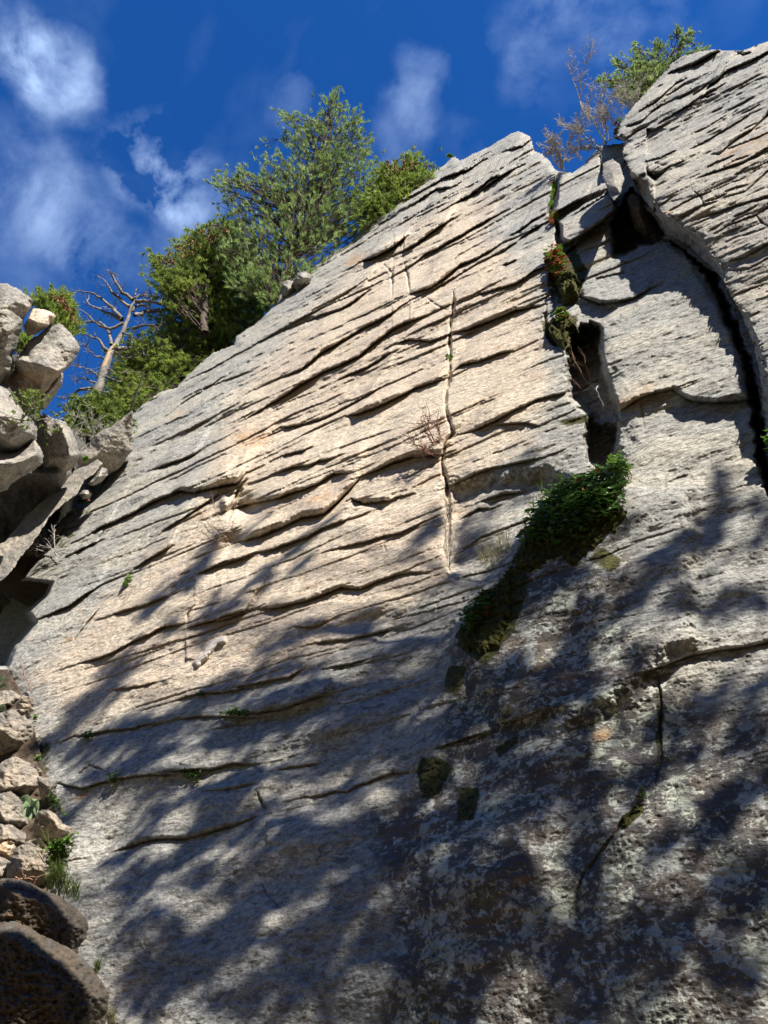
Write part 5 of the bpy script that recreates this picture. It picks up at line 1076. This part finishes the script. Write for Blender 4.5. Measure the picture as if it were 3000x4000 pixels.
mullein('grey green mullein rosette between the white boulder and the grey rubble rock', [bl(270, 1400, 175, 1325, 14), bl(270, 1410, 195, 1420, 12), bl(275, 1420, 215, 1500, 15), bl(290, 1400, 310, 1345, 14), bl(280, 1430, 270, 1520, 13), bl(300, 1410, 350, 1430, 12), bl(290, 1420, 330, 1480, 12)], 4.85, 1)
mullein('long mullein leaves cut by the left edge above the rubble', [bl(-20, 330, 70, 320, 9), bl(-30, 300, 50, 215, 9), bl(-30, 530, 60, 530, 14)], 5.6, 2)

# ------------------------------------------------------------ the trees behind the photographer whose shade dapples the wall
SHADE = [  # strokes of shade on the wall: x0, y0, x1, y1, half width, density   (photo pixels / 1.808)
    (300, 1350, 430, 1235, 20, 1), (400, 1290, 470, 1165, 18, .9), (430, 1400, 460, 1290, 12, .8), (520, 1150, 610, 1100, 16, .8), (230, 1460, 380, 1370, 22, 1), (140, 1560, 250, 1480, 24, 1), (150, 1640, 300, 1570, 26, 1), (400, 1380, 500, 1340, 16, .7),
    (480, 1360, 590, 1240, 18, .8), (560, 1250, 720, 1130, 14, .7), (620, 1250, 680, 1200, 14, .7), (890, 1200, 950, 1120, 22, 1), (985, 1100, 1040, 1060, 34, 1), (1080, 1060, 1150, 1000, 20, .8), (1000, 1180, 1060, 1100, 30, .9),
    (920, 1290, 990, 1230, 26, 1), (560, 1420, 800, 1340, 20, 1), (450, 1500, 700, 1440, 24, 1), (560, 1570, 760, 1490, 24, 1), (310, 1650, 600, 1570, 24, .9), (680, 1640, 900, 1480, 30, .9), (800, 1450, 900, 1380, 20, .8),
    (300, 1790, 560, 1680, 30, 1), (420, 1770, 520, 1720, 26, 1), (700, 1650, 860, 1600, 24, .9), (190, 1700, 300, 1660, 26, .9), (330, 1900, 500, 1760, 24, .9), (550, 1900, 640, 1800, 22, .9), (500, 2000, 720, 1850, 30, 1), (600, 2160, 760, 1960, 26, .9),
    (280, 2160, 480, 2020, 40, 1), (230, 1960, 330, 1900, 30, .9), (400, 2130, 560, 2060, 30, .9), (700, 1980, 820, 1900, 20, .9), (780, 1780, 900, 1720, 26, .9), (850, 1900, 960, 1800, 20, .8), (760, 2100, 960, 2020, 28, .9),
    (1080, 1260, 1220, 1120, 46, 1), (1200, 1180, 1290, 1140, 26, 1), (1100, 1420, 1220, 1270, 44, .95), (1000, 1440, 1070, 1340, 30, .8), (1160, 1560, 1240, 1420, 30, .9), (1130, 1680, 1220, 1560, 26, .8), (960, 1600, 1080, 1540, 26, .8), (1020, 1700, 1140, 1640, 24, .8),
    (1548, 1045, 1542, 1160, 26, 1), (1490, 1180, 1640, 1130, 26, 1), (1440, 1250, 1600, 1190, 26, 1), (1350, 1330, 1500, 1240, 26, 1), (1300, 1420, 1420, 1330, 24, 1), (1240, 1180, 1320, 1240, 20, .8), (1590, 1230, 1670, 1160, 30, 1),
    (1400, 1420, 1640, 1340, 26, 1), (1240, 1400, 1300, 1350, 18, .9), (1490, 1570, 1670, 1500, 30, .9), (1370, 1650, 1500, 1560, 30, .9), (1540, 1660, 1670, 1600, 28, .9), (1290, 1800, 1500, 1680, 26, 1), (1500, 1830, 1660, 1710, 30, .9), (1350, 1960, 1560, 1850, 28, 1),
    (1090, 1760, 1230, 1670, 26, .9), (990, 1800, 1090, 1730, 20, .8), (1290, 2130, 1660, 1990, 36, 1), (1000, 2040, 1200, 2150, 30, .9), (900, 2120, 1090, 1990, 26, .8), (1540, 2000, 1670, 1900, 30, .9), (1300, 2200, 1600, 2150, 30, 1), (1250, 1600, 1330, 1540, 22, .9), (1060, 1900, 1190, 1860, 18, .7),
    (10, 1960, 210, 1960, 34, 1), (0, 2040, 230, 2080, 36, 1), (0, 1900, 110, 1920, 20, .6), (0, 2120, 230, 2150, 36, 1), (0, 2200, 230, 2205, 30, 1), (0, 1990, 130, 2000, 30, 1), (20, 1930, 120, 1950, 30, 1), (120, 2000, 230, 2040, 30, 1), (0, 2090, 120, 2110, 30, .8), (150, 2020, 260, 2120, 30, .9), (60, 1640, 110, 1620, 16, .8), (420, 2200, 700, 2180, 30, .9), (820, 2200, 1020, 2190, 24, .8)]
rs = np.random.RandomState(99); DENS = 2.9
trees_ = [dict(foot=(7.2, -9.0), name='nearest'), dict(foot=(12.0, -5.5), name='right'), dict(foot=(4.0, -13.5), name='far'), dict(foot=(1.0, -11.0), name='left')]
for _ in range(70):
    x, y = rs.uniform(40, 900), rs.uniform(1560, 2150); L = rs.uniform(60, 170)
    SHADE.append((x, y, x + L * .8, y - L * .6, rs.uniform(9, 18), .55))
def wallpt(x, y):
    d = float(raydirs(x, y) @ (-Nn)); return EYE + raydirs(x, y) * (D0 / max(d, .06))
# trunk whose shadow stands at x = 2260
a0, b0 = wallpt(2200, 2700), wallpt(2250, 3950)
best = min(((np.hypot(*((a0 + SDIR * da) - (b0 + SDIR * db))[:2]), da, db) for da in np.arange(7, 12, .1) for db in np.arange(7, 12, .1)), key=lambda q: q[0])
A0, B0 = a0 + SDIR * best[1], b0 + SDIR * best[2]
dv = (A0 - B0) / max(1e-6, A0[2] - B0[2]); foot = B0 - dv * (B0[2] - 0.0); topp = B0 + dv * (A0[2] + .5 - B0[2])
TRUNKS = [(foot, topp)] + [(np.array([t_['foot'][0], t_['foot'][1], -.1]), np.array([t_['foot'][0] + .5, t_['foot'][1] + .6, 13.5])) for t_ in trees_[1:]]
cl_ = [[] for _ in TRUNKS]; strokes = [[] for _ in TRUNKS]
for (x0, y0, x1, y1, w, dens) in SHADE:
    w *= 1.0 + .32 * min(1, max(0, (y0 - 1300) / 300)); dens *= 1.0 + .4 * min(1, max(0, (y0 - 1300) / 300))
    x0, y0, x1, y1, w = [v * 1.808 for v in (x0, y0, x1, y1, w)]
    L = math.hypot(x1 - x0, y1 - y0); xm, ym = (x0 + x1) / 2, (y0 + y1) / 2; rdm = raydirs(xm, ym); sc = float(tbase(xm, ym)) / F
    cosv = float(rdm @ (-Nn)) / np.linalg.norm(rdm)
    rc = float(np.clip(.34 * w * sc, .024, .075)); area = (L + 2 * w) * 2 * w * sc * sc / cosv * .5
    n = int(max(3, DENS * dens * area / (math.pi * rc * rc)))
    dist = float(np.clip(6.0 + (sc - .001) * 3300, 6.0, 15.0)) + rs.uniform(-.5, .8)
    pa, pb = wallpt(x0, y0) + SDIR * dist, wallpt(x1, y1) + SDIR * dist; pm = (pa + pb) / 2
    k = int(np.argmin([np.linalg.norm(pm[:2] - (f + (t_ - f) * min(1, pm[2] / 14))[:2]) for f, t_ in TRUNKS])); strokes[k].append((pa, pb))
    for _ in range(n):
        s_ = rs.uniform(-.05, 1.05); g = rs.normal(0, .5); x = x0 + (x1 - x0) * s_ + g * w * (y1 - y0) / max(L, 1); y = y0 + (y1 - y0) * s_ - g * w * (x1 - x0) / max(L, 1)
        if fbm(np.array([(x + y) / 150.]), np.array([(y - x) / 300.]), 3, 55)[0] > .03 + .28 * rs.rand(): continue
        cl_[k].append(((wallpt(x, y) if x > 430 or y < 3420 else at(x, y, 3.85 if y < 3600 else 3.2)) + SDIR * (dist + rs.uniform(-.35, .35)), rc, unit(pb - pa)))
for _ in range(560):
    x, y = rs.uniform(-60, 420), rs.uniform(3380, 4080)
    if fbm(np.array([x / 110.]), np.array([y / 90.]), 2, 77)[0] > .28: continue
    for tt in ((3.85,) if y < 3600 else (3.3,)): cl_[2].append((at(x, y, tt) + SDIR * rs.uniform(6.2, 7.2), .05, np.array([.7, 0, .7])))
LBL = ['tall fir behind the photographer whose trunk shades the lower right wall', 'fir behind the photographer to the right, standing nearest the wall', 'fir farthest behind the photographer', 'fir behind the photographer to the left, shading the lower left wall']
for k, (f, tpt) in enumerate(TRUNKS):
    root = empty('fir_tree', f, LBL[k], 'tree', 'firs standing behind the viewpoint')
    s_ = np.linspace(0, 1, 16); tr = f + (tpt - f) * s_[:, None]; mb = MB(); r0 = .105 if k == 0 else .12
    mb.tube(tr, r0 * (1 - s_ * .75), 10); mb.build('trunk', M['bark'], root)
    if not cl_[k]: continue
    lim = MB()
    for pa, pb in strokes[k]:
        a = tr[int(np.clip((pa[2] + .8) / tpt[2] * 15, 1, 15))]
        if np.linalg.norm(pb - a) < np.linalg.norm(pa - a): pa, pb = pb, pa
        ln = np.linalg.norm(pa - a)
        lim.tube(curve(a, pa, rs.normal(0, .08, 3), 6, sag=.2), np.linspace(.010 + .003 * ln, .009, 6), 5); lim.tube(curve(pa, pb, rs.normal(0, .04, 3), 6), np.linspace(.009, .004, 6), 4)
    C = []; AX = []; LN = []
    for p, rc, dr in cl_[k]:
        for _ in range(3): C.append(p + rs.normal(0, rc * .5, 3)); AX.append(unit(dr * .5 + rs.normal(0, .6, 3))); LN.append(rc * 1.1)
    o = lim.build('branches', M['bark'], root)
    if o: o['kind'] = 'stuff'
    m2 = MB(); tufts(m2, np.array(C), np.array(AX), np.array(LN), 12, 1.1, .009, rs); o = m2.build('foliage', M['firdark'], root, smooth=False); o['kind'] = 'stuff'
print('shade clumps', [len(c) for c in cl_], 'trunk', foot, topp, best)
print('tris', sum(sum(len(p.vertices) - 2 for p in o.data.polygons) if len(o.data.polygons) < 200000 else 2 * len(o.data.polygons) for o in SC.objects if o.type == 'MESH'))
